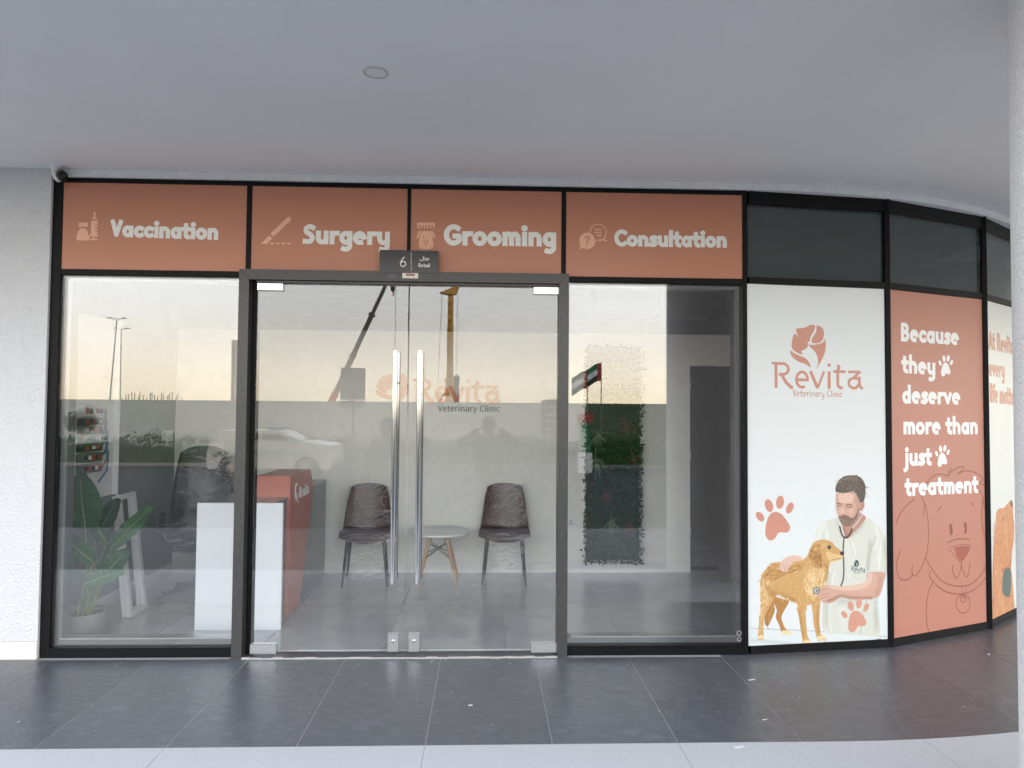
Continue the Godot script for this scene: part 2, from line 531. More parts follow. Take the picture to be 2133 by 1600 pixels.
func _ready() -> void:
	rng.seed = 11
	var cam := Camera3D.new()
	cam.name = "camera"
	cam.transform = Transform3D(Basis(BX, BY, BZ), CAM)
	cam.fov = rad_to_deg(2.0 * atan(800.0 / FPX))
	cam.near = 0.01
	cam.far = 3000.0
	cam.current = true
	add_child(cam)
	var env := Environment.new()
	var sm := PanoramaSkyMaterial.new()   # hazy late-afternoon sky: cream at the horizon, pale blue above, faint level streaks of cloud
	var si := Image.create(1024, 512, false, Image.FORMAT_RGBF)
	var st := noise(5, 1.0, 4)
	var stops := [[0.0, Color(.9, .77, .55)], [3.0, Color(.92, .84, .68)], [8.0, Color(.92, .92, .9)], [20.0, Color(.8, .85, .91)], [45.0, Color(.47, .54, .64)], [90.0, Color(.33, .4, .5)]]
	for y in 512:
		var el := 90.0 - (y + .5) * 180.0 / 512.0
		var c0 := Color(.3, .28, .25)
		if el > 0.0:
			for k in stops.size() - 1:
				if el <= stops[k + 1][0]:
					c0 = (stops[k][1] as Color).lerp(stops[k + 1][1], (el - stops[k][0]) / (stops[k + 1][0] - stops[k][0]))
					break
		for x in 1024:
			var a := TAU * x / 1024.0
			var v := 1.0 + (.07 * st.get_noise_3d(cos(a) * 1.4, el * .22, sin(a) * 1.4) if el > 0.0 else 0.0)
			si.set_pixel(x, y, Color(c0.r * v, c0.g * v, c0.b * v))
	sm.panorama = ImageTexture.create_from_image(si)
	var sky := Sky.new()
	sky.sky_material = sm
	env.background_mode = Environment.BG_SKY
	env.sky = sky
	env.tonemap_mode = Environment.TONE_MAPPER_LINEAR
	env.tonemap_exposure = 5.35
	env.sdfgi_enabled = true
	env.ssao_enabled = true
	env.ssil_enabled = true
	var we := WorldEnvironment.new()
	we.name = "world"
	we.environment = env
	add_child(we)
	var sun := DirectionalLight3D.new()   # low hazy sun behind the building; the whole front lies in its shade
	sun.name = "sun"
	sun.light_energy = 0.3
	sun.light_color = Color(1.0, 0.9, 0.76)
	sun.light_angular_distance = 10.0
	sun.shadow_enabled = true
	add_child(sun)
	sun.look_at_from_position(Vector3.ZERO, Vector3(0.55, -0.36, 0.8), Vector3.UP)

	materials()
	paving()
	building()
	front()
	doors()
	curved_front()
	room()
	desk()
	seats()
	plants()
	wall_things()
	street()
	cranes()
	people()

func materials() -> void:
	M.black = mat(lin(.004, .004, .005), 0.5, 0.0, 0.3)
	M.frame = grained([lin(.035, .034, .034), lin(.055, .053, .052)], 0.02, Vector3(.4, .4, .4), 0.38, 3)
	M.inner = mat(lin(.13, .135, .14), 0.4, 0.3)
	M.alu = mat(lin(.55, .56, .57), 0.3, 0.8)
	M.steel = grained([lin(.42, .42, .43), lin(.62, .62, .63), lin(.5, .5, .5)], 0.03, Vector3(.12, .5, .12), 0.3, 8)
	M.steel.metallic = 1.0
	M.chrome = mat(lin(.56, .56, .57), 0.1, 1.0)
	M.dark_tile = []
	for k in 4:
		var d := 0.94 + 0.05 * k
		M.dark_tile.append(grained([lin(.078 * d, .083 * d, .095 * d), lin(.104 * d, .109 * d, .122 * d), lin(.088 * d, .093 * d, .106 * d), lin(.13 * d, .135 * d, .15 * d)], 0.008, Vector3(1.6, 1.6, .9), 0.34, 20 + k, 0.6, 0.09))
		dusted(M.dark_tile[k], 120 + k)
		M.dark_tile[k].uv1_offset = Vector3(.31 * k, .17 * k, .53 * k)
	M.pale_tile = []
	for k in 3:
		var d := 0.95 + 0.05 * k
		M.pale_tile.append(grained([lin(.46 * d, .46 * d, .475 * d), lin(.54 * d, .54 * d, .56 * d), lin(.5 * d, .5 * d, .515 * d)], 0.05, Vector3(.7, .7, .7), 0.6, 30 + k, 1.0, 0.2))
	M.grey_tile = grained([lin(.1, .104, .112), lin(.14, .144, .152)], .03, Vector3(1, 1, 1), .7, 35)
	M.grout = mat(lin(.36, .36, .355), 0.9)
	M.room_tile = []
	for k in 3:
		var d := 0.95 + 0.05 * k
		M.room_tile.append(grained([lin(.38 * d, .395 * d, .41 * d), lin(.48 * d, .5 * d, .515 * d), lin(.43 * d, .445 * d, .46 * d)], 0.006, Vector3(1.7, 1.7, 1.7), 0.05, 40 + k))
	M.stucco = grained([lin(.76, .76, .77), lin(.83, .83, .84)], 0.02, Vector3(.9, .9, .9), 0.9, 50, 3.0, 0.12)
	M.render = grained([lin(.61, .61, .63), lin(.66, .66, .68)], 0.03, Vector3(.35, .5, .35), 0.95, 53, 8.0, 0.045)
	M.column = grained([lin(.74, .74, .76), lin(.82, .82, .84)], 0.03, Vector3(.35, .35, .35), 0.95, 54, 12.0, 0.045)
	M.ceiling = grained([lin(.74, .74, .755), lin(.8, .8, .815)], 0.004, Vector3(4, 4, 4), 0.92, 55)
	M.trim = mat(lin(.78, .78, .77), 0.5)
	M.stone = grained([lin(.66, .64, .6), lin(.74, .72, .68)], 0.02, Vector3(.6, .6, .6), 0.5, 58)
	M.plaster = grained([lin(.76, .76, .71), lin(.83, .83, .78), lin(.79, .79, .74), lin(.86, .86, .81)], 0.011, Vector3(2.2, 2.2, 2.2), 0.75, 60)
	M.grey_wall = grained([lin(.2, .215, .21), lin(.24, .255, .25)], 0.01, Vector3(2, 2, 2), 0.8, 62)
	M.dark_void = grained([lin(.27, .27, .265), lin(.34, .34, .33)], .01, Vector3(3, 3, 3), .9, 63)
	M.white = mat(lin(.78, .79, .8), 0.45)
	M.board = mat(lin(.8, .83, .86), 0.35)
	M.salmon = mat(lin(.5, .19, .145), 0.3)
	M.desk_grey = mat(lin(.2, .21, .215), 0.12)
	M.leather = grained([lin(.05, .016, .01), lin(.08, .026, .017)], 0.03, Vector3(.3, .3, .3), 0.4, 66)
	M.black_leather = grained([lin(.012, .013, .014), lin(.022, .023, .025)], 0.03, Vector3(.3, .3, .3), 0.35, 67)
	M.black_leg = mat(lin(.015, .016, .018), 0.4)
	M.wood = grained([lin(.36, .22, .13), lin(.52, .34, .21), lin(.42, .26, .16)], 0.03, Vector3(.05, .7, .05), 0.5, 68)
	M.wrap = glass(0.012, 0.0, Color(0.8, 0.82, 0.83))
	M.wrap.roughness = 0.05
	M.wrap.metallic_specular = 0.27
	M.fold_glint = mat(Color(.95, .96, .97, .36), .26)  # whitish colour stands in for highlights on the film creases
	M.fold_glint.transparency = BaseMaterial3D.TRANSPARENCY_ALPHA
	M.pane = glass(0.012, 0.0, Color(0.1, 0.12, 0.12))
	M.door_glass = glass(0.012, 0.0, Color(0.1, 0.13, 0.12))
	M.tint_glass = glass(0.45, 0.0, Color(0.27, 0.31, 0.3))
	M.green_glass = glass(0.3, 0.0, Color(0.2, 0.3, 0.28))
	M.leaf = mat(Color.WHITE, 0.65, 0.0, 0.25)
	M.leaf.vertex_color_use_as_albedo = true
	M.leaf.backlight_enabled = true
	M.leaf.backlight = Color(0.25, 0.35, 0.12)
	M.stem = mat(lin(.16, .24, .07), 0.5)
	M.pot = grained([lin(.1, .1, .105), lin(.22, .22, .225), lin(.13, .13, .135), lin(.3, .3, .305)], 0.12, Vector3(.25, .25, .25), 0.55, 70, 2.0, 0.15)
	M.soil = mat(lin(.04, .03, .02), 0.95)
	M.salmon_letter = mat(lin(.55, .19, .14), 0.45)
	M.green_letter = mat(lin(.05, .09, .085), 0.5)
	M.red = mat(lin(.5, .05, .04), 0.45)
	M.blue = mat(lin(.04, .12, .32), 0.5)
	M.asphalt = grained([lin(.022, .025, .028), lin(.04, .044, .048)], 0.02, Vector3(3, 3, 3), 0.85, 75)
	M.asphalt.metallic_specular = .2
	M.hoarding = grained([lin(.3, .325, .325), lin(.36, .385, .385)], .01, Vector3(3, 3, 3), .85, 79)
	M.dimmed_sheet = grained([lin(.025, .04, .028), lin(.045, .06, .042)], .1, Vector3(1, 1, 1), .9, 80)
	M.concrete = grained([lin(.3, .3, .29), lin(.38, .38, .37)], 0.01, Vector3(3, 3, 3), 0.85, 77)

# ------------------------------------------------------------------ ground
const OFF := -2.0697
func paving() -> void:
	var flat := Transform3D(Basis(Vector3(1, 0, 0), Vector3(0, 0, 1), Vector3(0, -1, 0)), Vector3.ZERO)
	var dark := struct_node("dark_pavement")
	part(dark, "grout_bed", spanned(Vector3(-14, -.2, -6), Vector3(14, -.0012, 4.79)), M.grout)
	var j := 0.0018
	var shared := spanned(Vector3(j, -.018, .034), Vector3(.6 - j, 0, 1.2 - j), 0.0012).mesh()
	for k in range(-11, 16):
		var x: float = OFF + .6 * k
		var m: Material = M.dark_tile[(k * 7 + 11) % 4]
		if x + .6 < ARC_X:
			part(dark, "tile", shared, m, Transform3D(Basis(), Vector3(x, 0, 0)))
		elif x < 6.2:
			var p := [Vector2(x + j, .034), Vector2(x + .6 - j, .034)]
			for q in [.6, .4, .2, 0.0]: p.append(Vector2(x + clampf(q, j, .6 - j), zf(x + q) - j))
			part(dark, "tile", MB.new().prism(p, 0.0, .018, flat), m)
			part(dark, "tile", spanned(Vector3(x + j, -.018, -1.17), Vector3(x + .6 - j, 0, .03)), m)
			part(dark, "tile", spanned(Vector3(x + j, -.018, -2.37), Vector3(x + .6 - j, 0, -1.174)), m)
	var pale := struct_node("pale_pavement")
	var i := 0
	for k in range(-11, 15, 2):
		var x: float = OFF + .6 * k
		for r in 3:
			var z0 := 1.2 + 1.2 * r
			i += 1
			var m: Material = M.pale_tile[(i * 5) % 3] if r == 0 else M.grey_tile
			if r == 0 and x + 1.2 > ARC_X:
				var p := [Vector2(x + 1.2 - j, 2.4 - j), Vector2(x + j, 2.4 - j)]
				for q in 7: p.append(Vector2(x + clampf(.2 * q, j, 1.2 - j), zf(x + .2 * q) + j))
				part(pale, "tile", MB.new().prism(p, 0.0, .018, flat), m)
			else:
				part(pale, "tile", spanned(Vector3(x + j, -.018, z0 + j), Vector3(x + 1.2 - j, 0, z0 + 1.2 - j), 0.0012), m)
	var steps := struct_node("entrance_steps")
	for k in 4:
		var y: float = -.16 * (k + 1)
		part(steps, "step", spanned(Vector3(-14, -1.0, 4.8 + .65 * k), Vector3(14, y, 5.45 + .65 * k - .004), 0.004), M.grey_tile)
	struct("road", spanned(Vector3(-900, -1.0, 7.4), Vector3(900, -.8, 1500)), M.asphalt)
	# loose flecks of plaster and paper on the paving
	var bits := MB.new()
	for k in 44:
		var p := Vector3(rng.randf_range(-2.7, 2.6), .001, rng.randf_range(.08, 1.15))
		if rng.randf() < .55: p.z = .05 + absf(rng.randfn(0, .06))
		var s := rng.randf_range(.0015, .0045)
		bits.box(p, Vector3(s * rng.randf_range(1, 2.2), .0014, s), 0.0, Basis(Vector3.UP, rng.randf() * TAU))
	for q in [[1566, 1416, .045, .01], [1593, 1499, .03, .006], [980, 1469, .022, .012], [2060, 1363, .02, .008], [1540, 1556, .05, .018]]:
		bits.box(on_y(q[0], q[1], .0015), Vector3(q[2], .0015, q[3]), 0.0, Basis(Vector3.UP, .3))
	var o := struct("litter", bits, M.trim)
	o.set_meta("kind", "stuff")

# ------------------------------------------------------------------ shell of the building
func building() -> void:
	struct("ceiling", spanned(Vector3(-14, 3.09, -9.8), Vector3(14, 3.5, 2.95)), M.ceiling)
	struct("upper_storeys", spanned(Vector3(-14, 3.5, -9.8), Vector3(14, 16, 2.9)), M.stucco)
	struct("rear_wall", spanned(Vector3(-14, -.2, -10), Vector3(14, 16, -9.8)), M.stucco)
	struct("shop_wall", spanned(Vector3(-14, .112, -.3), Vector3(-2.776, 3.089, .02)), M.render)
	struct("wall_base", spanned(Vector3(-14, 0, -.3), Vector3(-2.776, .11, .028), .004), M.stone)
	struct("end_wall_left", spanned(Vector3(-14.2, -.2, -9.8), Vector3(-14, 16, 0)), M.stucco)
	struct("end_wall_right", spanned(Vector3(14, -.2, -9.8), Vector3(14.2, 16, -5)), M.stucco)
	# plaster band between the glazing and the ceiling
	var band := MB.new()
	band.span(Vector3(-2.775, 3.042, -.1), Vector3(1.7195, 3.089, .022))
	for k in 40:
		var a := fp(k * .1, .022)
		var b := fp(k * .1 + .1, .022)
		var a2 := fp(k * .1, -.1)
		var b2 := fp(k * .1 + .1, -.1)
		var up0 := Vector3(0, 3.042, 0)
		var up1 := Vector3(0, 3.089, 0)
		var na := (fp(k * .1, 1) - fp(k * .1, 0)).normalized()
		var nb := (fp(k * .1 + .1, 1) - fp(k * .1 + .1, 0)).normalized()
		band.tri(a + up0, b + up0, b + up1, na, nb, nb)
		band.tri(a + up0, b + up1, a + up1, na, nb, na)
		band.quad(a + up0, b + up0, b2 + up0, a2 + up0, Vector3.DOWN)
	struct("plaster_band", band, M.stucco)
	# the round column carrying the canopy
	struct("column", MB.new().lathe([Vector2(.45, 0.0), Vector2(.45, 3.089)], Transform3D(Basis(), Vector3(2.27, 0, 2.37)), 96), M.column)
	# hairline joint of the ceiling boards
	var p0 := on_y(975, 130, 3.09)
	var p1 := on_y(982, 372, 3.09)
	struct("ceiling_joint", MB.new().bar(p0 - Vector3(0, .0002, 0), p1 - Vector3(0, .0002, 0), .0009, .0012), mat(lin(.5, .49, .49), .9))
	# recessed downlight, not lit
	var c := on_y(783, 151, 3.09)
	var dl := thing("downlight", "round recessed downlight with a thin metal rim, unlit, in the canopy ceiling", "downlight", c)
	part(dl, "rim", MB.new().lathe([Vector2(.047, -.001), Vector2(.047, -.004), Vector2(.052, -.0065), Vector2(.057, -.004), Vector2(.0575, .001)], Transform3D(), 40), mat(lin(.56, .54, .5), .4, .3))
	part(dl, "diffuser", MB.new().lathe([Vector2(.0472, -.0008), Vector2(0, -.0012)], Transform3D(), 40), mat(lin(.74, .74, .76), .4))
	# small turret camera at the corner of the wall
	var b := on_z(115, 340, .06)
	b.y = 3.09
	var cc := thing("security_camera", "black ball security camera on a white ceiling bracket beside the orange sign", "camera", b)
	part(cc, "bracket", MB.new().lathe([Vector2(.0, -.012), Vector2(.034, -.012), Vector2(.036, 0)], Transform3D(), 24).lathe([Vector2(.0, -.05), Vector2(.018, -.05), Vector2(.021, -.012)], Transform3D(), 20).tube([Vector3(.004, -.045, 0), Vector3(.014, -.07, .0), Vector3(.03, -.085, .0)], [.019, .021, .02], 14), M.trim)
	var ball := on_z(129, 366, .065) - b
	part(cc, "ball", MB.new().lathe([Vector2(0, -.034), Vector2(.013, -.0315), Vector2(.024, -.024), Vector2(.0315, -.013), Vector2(.034, 0), Vector2(.0315, .013), Vector2(.024, .024), Vector2(.013, .0315), Vector2(0, .034)], Transform3D(Basis(), ball), 24), mat(lin(.006, .006, .007), .18))
	part(cc, "lens", MB.new().lathe([Vector2(.0, .004), Vector2(.011, .003), Vector2(.013, 0)], Transform3D(Basis(Vector3.RIGHT, PI / 2), ball + Vector3(0, 0, .032)), 18), mat(lin(.01, .008, .012), .05))

# ------------------------------------------------------------------ the flat front
func panel_mesh(w: float, h: float, d: float) -> MB:   # local x right, y up from the lower left corner, front at z = 0, print on the front
	var b := MB.new()
	var e := Vector2(.002, .002)
	b.quad(Vector3(0, h, 0), Vector3(w, h, 0), Vector3(w, 0, 0), Vector3(0, 0, 0), Vector3.BACK)
	b.quad(Vector3(0, h, -d), Vector3(w, h, -d), Vector3(w, 0, -d), Vector3(0, 0, -d), Vector3.FORWARD, e, e, e, e)
	b.quad(Vector3(0, 0, 0), Vector3(0, h, 0), Vector3(0, h, -d), Vector3(0, 0, -d), Vector3.LEFT, e, e, e, e)
	b.quad(Vector3(w, 0, 0), Vector3(w, h, 0), Vector3(w, h, -d), Vector3(w, 0, -d), Vector3.RIGHT, e, e, e, e)
	b.quad(Vector3(0, h, 0), Vector3(w, h, 0), Vector3(w, h, -d), Vector3(0, h, -d), Vector3.UP, e, e, e, e)
	b.quad(Vector3(0, 0, 0), Vector3(w, 0, 0), Vector3(w, 0, -d), Vector3(0, 0, -d), Vector3.DOWN, e, e, e, e)
	return b
func printed(c: Canvas, rough := 0.4) -> StandardMaterial3D:
	var m := mat(Color.WHITE, rough)
	m.albedo_texture = c.texture()
	m.texture_repeat = false
	return m

const Y_BASE := 0.06
const Y_GLASS := 2.415
const Y_SIGN0 := 2.452
const Y_SIGN1 := 3.012
func front() -> void:
	var f := thing("shopfront_glazing", "black framed shopfront glazing with tall fixed panes on both sides of the entrance", "shopfront")
	var fr := [["jamb", -2.7755, -2.715, 0.0, 3.012], ["top_rail", -2.7755, 1.72, 3.0125, 3.041], ["base_rail", -2.7145, -1.576, 0.0, Y_BASE], ["base_rail", .535, 1.6895, 0.0, Y_BASE],
		["transom", -2.7145, -1.5535, Y_GLASS, Y_SIGN0], ["transom", -1.5205, .4875, 2.43, Y_SIGN0], ["transom", .5175, 1.6895, Y_GLASS, Y_SIGN0],
		["mullion", -1.553, -1.521, 2.4605, 3.012], ["mullion", -.520, -.498, Y_SIGN0 + .0005, 3.012], ["mullion", .488, .517, 2.4605, 3.012], ["mullion", 1.69, 1.7195, 0.0, 3.012]]
	for q in fr:
		var zb := -.012 if q[0] == "transom" and q[1] > -1.53 and q[1] < 0 else 0.0
		part(f, q[0], spanned(Vector3(q[1], q[3], -.1), Vector3(q[2], q[4], zb), .0015), M.black)
	for s in [[-2.715, -1.576], [.534, 1.69]]:
		part(f, "pane", spanned(Vector3(s[0] + .001, Y_BASE + .001, -.026), Vector3(s[1] - .001, Y_GLASS - .001, -.018)), M.pane)
		part(f, "pane", spanned(Vector3(s[0] + .012, Y_BASE + .012, -.047), Vector3(s[1] - .012, Y_GLASS - .012, -.041)), M.pane)
		var lf := MB.new()
		lf.quad(Vector3(s[0] + .013, Y_BASE + .013, -.0405), Vector3(s[1] - .013, Y_BASE + .013, -.0405), Vector3(s[1] - .013, Y_GLASS - .013, -.0405), Vector3(s[0] + .013, Y_GLASS - .013, -.0405), Vector3.BACK)
		part(f, "added_reflection_sheet", lf, M.pane)  # extra sheet added to strengthen the sky mirrored in the pane
		# grey inner frame seen through the glass, with a bright strip painting the light on its sill edge
		part(f, "inner_frame", spanned(Vector3(s[0] + .002, Y_BASE + .002, -.14), Vector3(s[1] - .002, .098, -.052), .002), M.inner)
		part(f, "sill_highlight", spanned(Vector3(s[0] + .03, .0985, -.13), Vector3(s[1] - .03, .108, -.05), .002), M.alu)
		part(f, "inner_frame", spanned(Vector3(s[0] + .002, 2.385, -.14), Vector3(s[1] - .002, Y_GLASS - .002, -.052), .002), M.inner)
	part(f, "inner_frame", spanned(Vector3(-2.713, .0985, -.14), Vector3(-2.67, 2.384, -.052), .002), M.inner)
	part(f, "inner_frame", spanned(Vector3(1.652, .109, -.14), Vector3(1.688, 2.384, -.052), .002), M.inner)
	# certification marks etched in the corner of the pane
	part(f, "etched_mark", MB.new().lathe([Vector2(.012, 0), Vector2(.014, .0008), Vector2(.017, 0)], Transform3D(Basis(Vector3.RIGHT, PI / 2), Vector3(1.664, .132, -.0175)), 16).lathe([Vector2(.01, 0), Vector2(.012, .0008), Vector2(.015, 0)], Transform3D(Basis(Vector3.RIGHT, PI / 2), Vector3(1.664, .095, -.0175)), 16), M.alu)

	# ---- the four orange sign panels
	var orange := lin(.49, .2, .122)
	var peach := lin(.78, .42, .29)
	var white := lin(.78, .78, .74)
	var icons := {}
	var rows := [[-2.714, -1.554, "Vaccination", [230, 493], [455, 500], 24.5], [-1.52, -.521, "Surgery", [630, 508], [812, 511], 28.5],
		[-.497, .487, "Grooming", [924, 511], [1160, 514], 30.5], [.518, 1.689, "Consultation", [1280, 513], [1515, 516], 24.5]]
	var told := ["orange sign panel reading Vaccination with a vial and syringe icon", "orange sign panel reading Surgery with a scalpel icon", "orange sign panel reading Grooming with a comb and dog icon", "orange sign panel reading Consultation with a speech bubble icon"]
	for i in 4:
		var r: Array = rows[i]
		var y0: float = Y_SIGN0 + .001
		var c := canvas(Vector3(r[0], Y_SIGN1 - .001, -.006), Vector3.RIGHT, r[1] - r[0], Y_SIGN1 - .001 - y0, 800.0, orange)
		var k := c.s * CAM.z / FPX
		c.text(r[2], c.px(r[3][0], r[3][1]), c.px(r[4][0], r[4][1]), r[5] * k, white, .36)
		if i == 0:
			var Z := func(a): return c.zoomed(a, 100, 360, 5.079)
			c.poly(c.smooth(Z.call([305, 712, 306, 660, 322, 612, 340, 602, 340, 588, 398, 588, 398, 602, 416, 614, 432, 662, 431, 711]), true, 2), peach)
			c.poly(Z.call([324, 526, 422, 526, 422, 571, 324, 571]), peach)
			c.poly(Z.call([456, 504, 524, 506, 524, 542, 498, 542, 498, 552, 524, 552, 524, 574, 498, 574, 498, 586, 522, 586, 522, 610, 496, 610, 496, 622, 522, 622, 522, 662, 448, 660]), peach)
			c.stroke(Z.call([444, 666, 524, 668]), 2.6 * k, peach)
			c.stroke(Z.call([450, 704, 512, 706]), 3.2 * k, peach)
			c.stroke(Z.call([481, 668, 481, 704]), 2.6 * k, peach)
			c.poly(Z.call([464, 488, 476, 470, 508, 470, 518, 488]), peach)
			c.stroke(Z.call([491, 420, 491, 472]), 3.4 * k, peach)
		elif i == 1:
			var Z := func(a): return c.zoomed(a, 500, 370, 5.079)
			c.stroke(Z.call([517, 437, 350, 596]), 9.4 * k, peach)
			c.poly(Z.call([302, 614, 346, 638, 288, 700, 218, 702]), peach)
			c.stroke(Z.call([308, 605, 352, 630]), 2.0 * k, orange)
			for q in [336, 397, 458, 517]: c.stroke(Z.call([q - 10, 696, q + 12, 697]), 3.6 * k, peach)
		elif i == 2:
			var Z := func(a): return c.zoomed(a, 840, 370, 5.925)
			c.stroke(Z.call([186, 570, 376, 570]), 5.0 * k, peach)
			for q in 6: c.stroke(Z.call([186 + q * 38, 572, 184 + q * 38.4, 618]), 3.4 * k, peach)
			c.poly(c.smooth(Z.call([192, 840, 196, 760, 214, 690, 245, 660, 282, 657, 318, 662, 345, 694, 362, 760, 371, 830, 352, 872, 282, 884, 210, 872]), true, 4), peach)
			c.poly(c.smooth(Z.call([222, 654, 196, 662, 172, 700, 166, 740, 180, 750, 204, 700]), true, 4), peach)
			c.poly(c.smooth(Z.call([332, 655, 362, 664, 386, 700, 391, 742, 376, 748, 352, 702]), true, 4), peach)
			for q in [252, 305]: c.ell(c.px(840 + q / 5.925, 370 + 733 / 5.925), 1.5 * k, 1.6 * k, 0, orange)
			c.stroke(c.smooth(Z.call([256, 792, 252, 776, 280, 768, 306, 776, 300, 796, 280, 808, 262, 798]), true, 4), 1.8 * k, orange)
			c.stroke(Z.call([279, 806, 279, 844]), 2.0 * k, orange)
		else:
			var Z := func(a): return c.zoomed(a, 1160, 370, 5.079)
			var ring := PackedVector2Array()
			for q in 25:
				var a := deg_to_rad(lerpf(-182, 75, q / 24.0))
				ring.append(c.px(1160 + (437 + 86 * cos(a)) / 5.079, 370 + (580 + 88 * sin(a)) / 5.079))
			c.stroke(ring, 2.0 * k, peach)
			c.stroke(Z.call([498, 640, 520, 668, 470, 656, 418, 666]), 2.0 * k, peach)
			for q in [[400, 476, 550], [398, 474, 580], [418, 474, 611]]: c.stroke(Z.call([q[0], q[2], q[1], q[2]]), 2.6 * k, peach, false)
			c.ell(c.px(1160 + 321 / 5.079, 370 + 668 / 5.079), 17 * k, 17.6 * k, 0, peach)
			c.poly(Z.call([250, 715, 236, 757, 300, 742]), peach)
			c.stroke(c.smooth(Z.call([302, 645, 312, 626, 336, 626, 342, 648, 322, 668, 321, 688]), false, 4), 2.8 * k, orange)
			c.ell(c.px(1160 + 321 / 5.079, 370 + 711 / 5.079), 1.9 * k, 1.9 * k, 0, orange)
		var p := part(self, numbered("sign_panel"), panel_mesh(r[1] - r[0], Y_SIGN1 - .001 - y0, .02), printed(c, .42), Transform3D(Basis(), Vector3(r[0], y0, -.006)))
		tag(p, told[i], "sign", "orange service signs above the entrance")

	# ---- black number plate of the unit
	var a := on_z(791, 520.5, .05)
	var b := on_z(913, 569, .05)
	var pc := canvas(Vector3(a.x, a.y, .05), Vector3.RIGHT, b.x - a.x, a.y - b.y, 1400.0, lin(.006, .006, .007))
	var kk := pc.s * CAM.z / FPX
	var Z := func(arr): return pc.zoomed(arr, 500, 370, 5.079)
	var ink := lin(.75, .75, .75)
	pc.stroke(Z.call([1490, 790, 1600, 1000]), .5 * kk, lin(.02, .02, .022), false)
	pc.stroke(Z.call([1668, 785, 1500, 1000]), .5 * kk, lin(.02, .02, .022), false)
	pc.stroke(pc.smooth(Z.call([1736, 840, 1712, 872, 1697, 905, 1702, 930, 1724, 940, 1748, 928, 1752, 906, 1738, 890, 1716, 888, 1702, 902]), false, 5), 2.1 * kk, ink)
	pc.stroke(Z.call([1810, 795, 1810, 985]), .8 * kk, ink, false)
	pc.stroke(pc.smooth(Z.call([1938, 834, 1938, 866, 1930, 878, 1912, 880, 1903, 866]), false, 4), 1.2 * kk, ink)
	pc.stroke(Z.call([1938, 870, 1978, 872]), 1.2 * kk, ink)
	pc.stroke(pc.smooth(Z.call([1942, 852, 1956, 850, 1970, 858, 1956, 870]), false, 4), 1.1 * kk, ink)
	pc.stroke(pc.smooth(Z.call([1978, 872, 1982, 856, 1994, 854, 1999, 864, 1992, 873, 1978, 872]), false, 4), 1.2 * kk, ink)
	pc.text("Retail", pc.px(500 + 1884 / 5.079, 370 + 950 / 5.079), pc.px(500 + 2012 / 5.079, 370 + 952 / 5.079), 6.2 * kk, ink, .2)
	var np := part(self, "unit_number_plate", panel_mesh(b.x - a.x, a.y - b.y, .03), printed(pc, .25), Transform3D(Basis(), Vector3(a.x, b.y, .05)))
	tag(np, "black plate with number 6 and Retail fixed above the door head", "number plate")

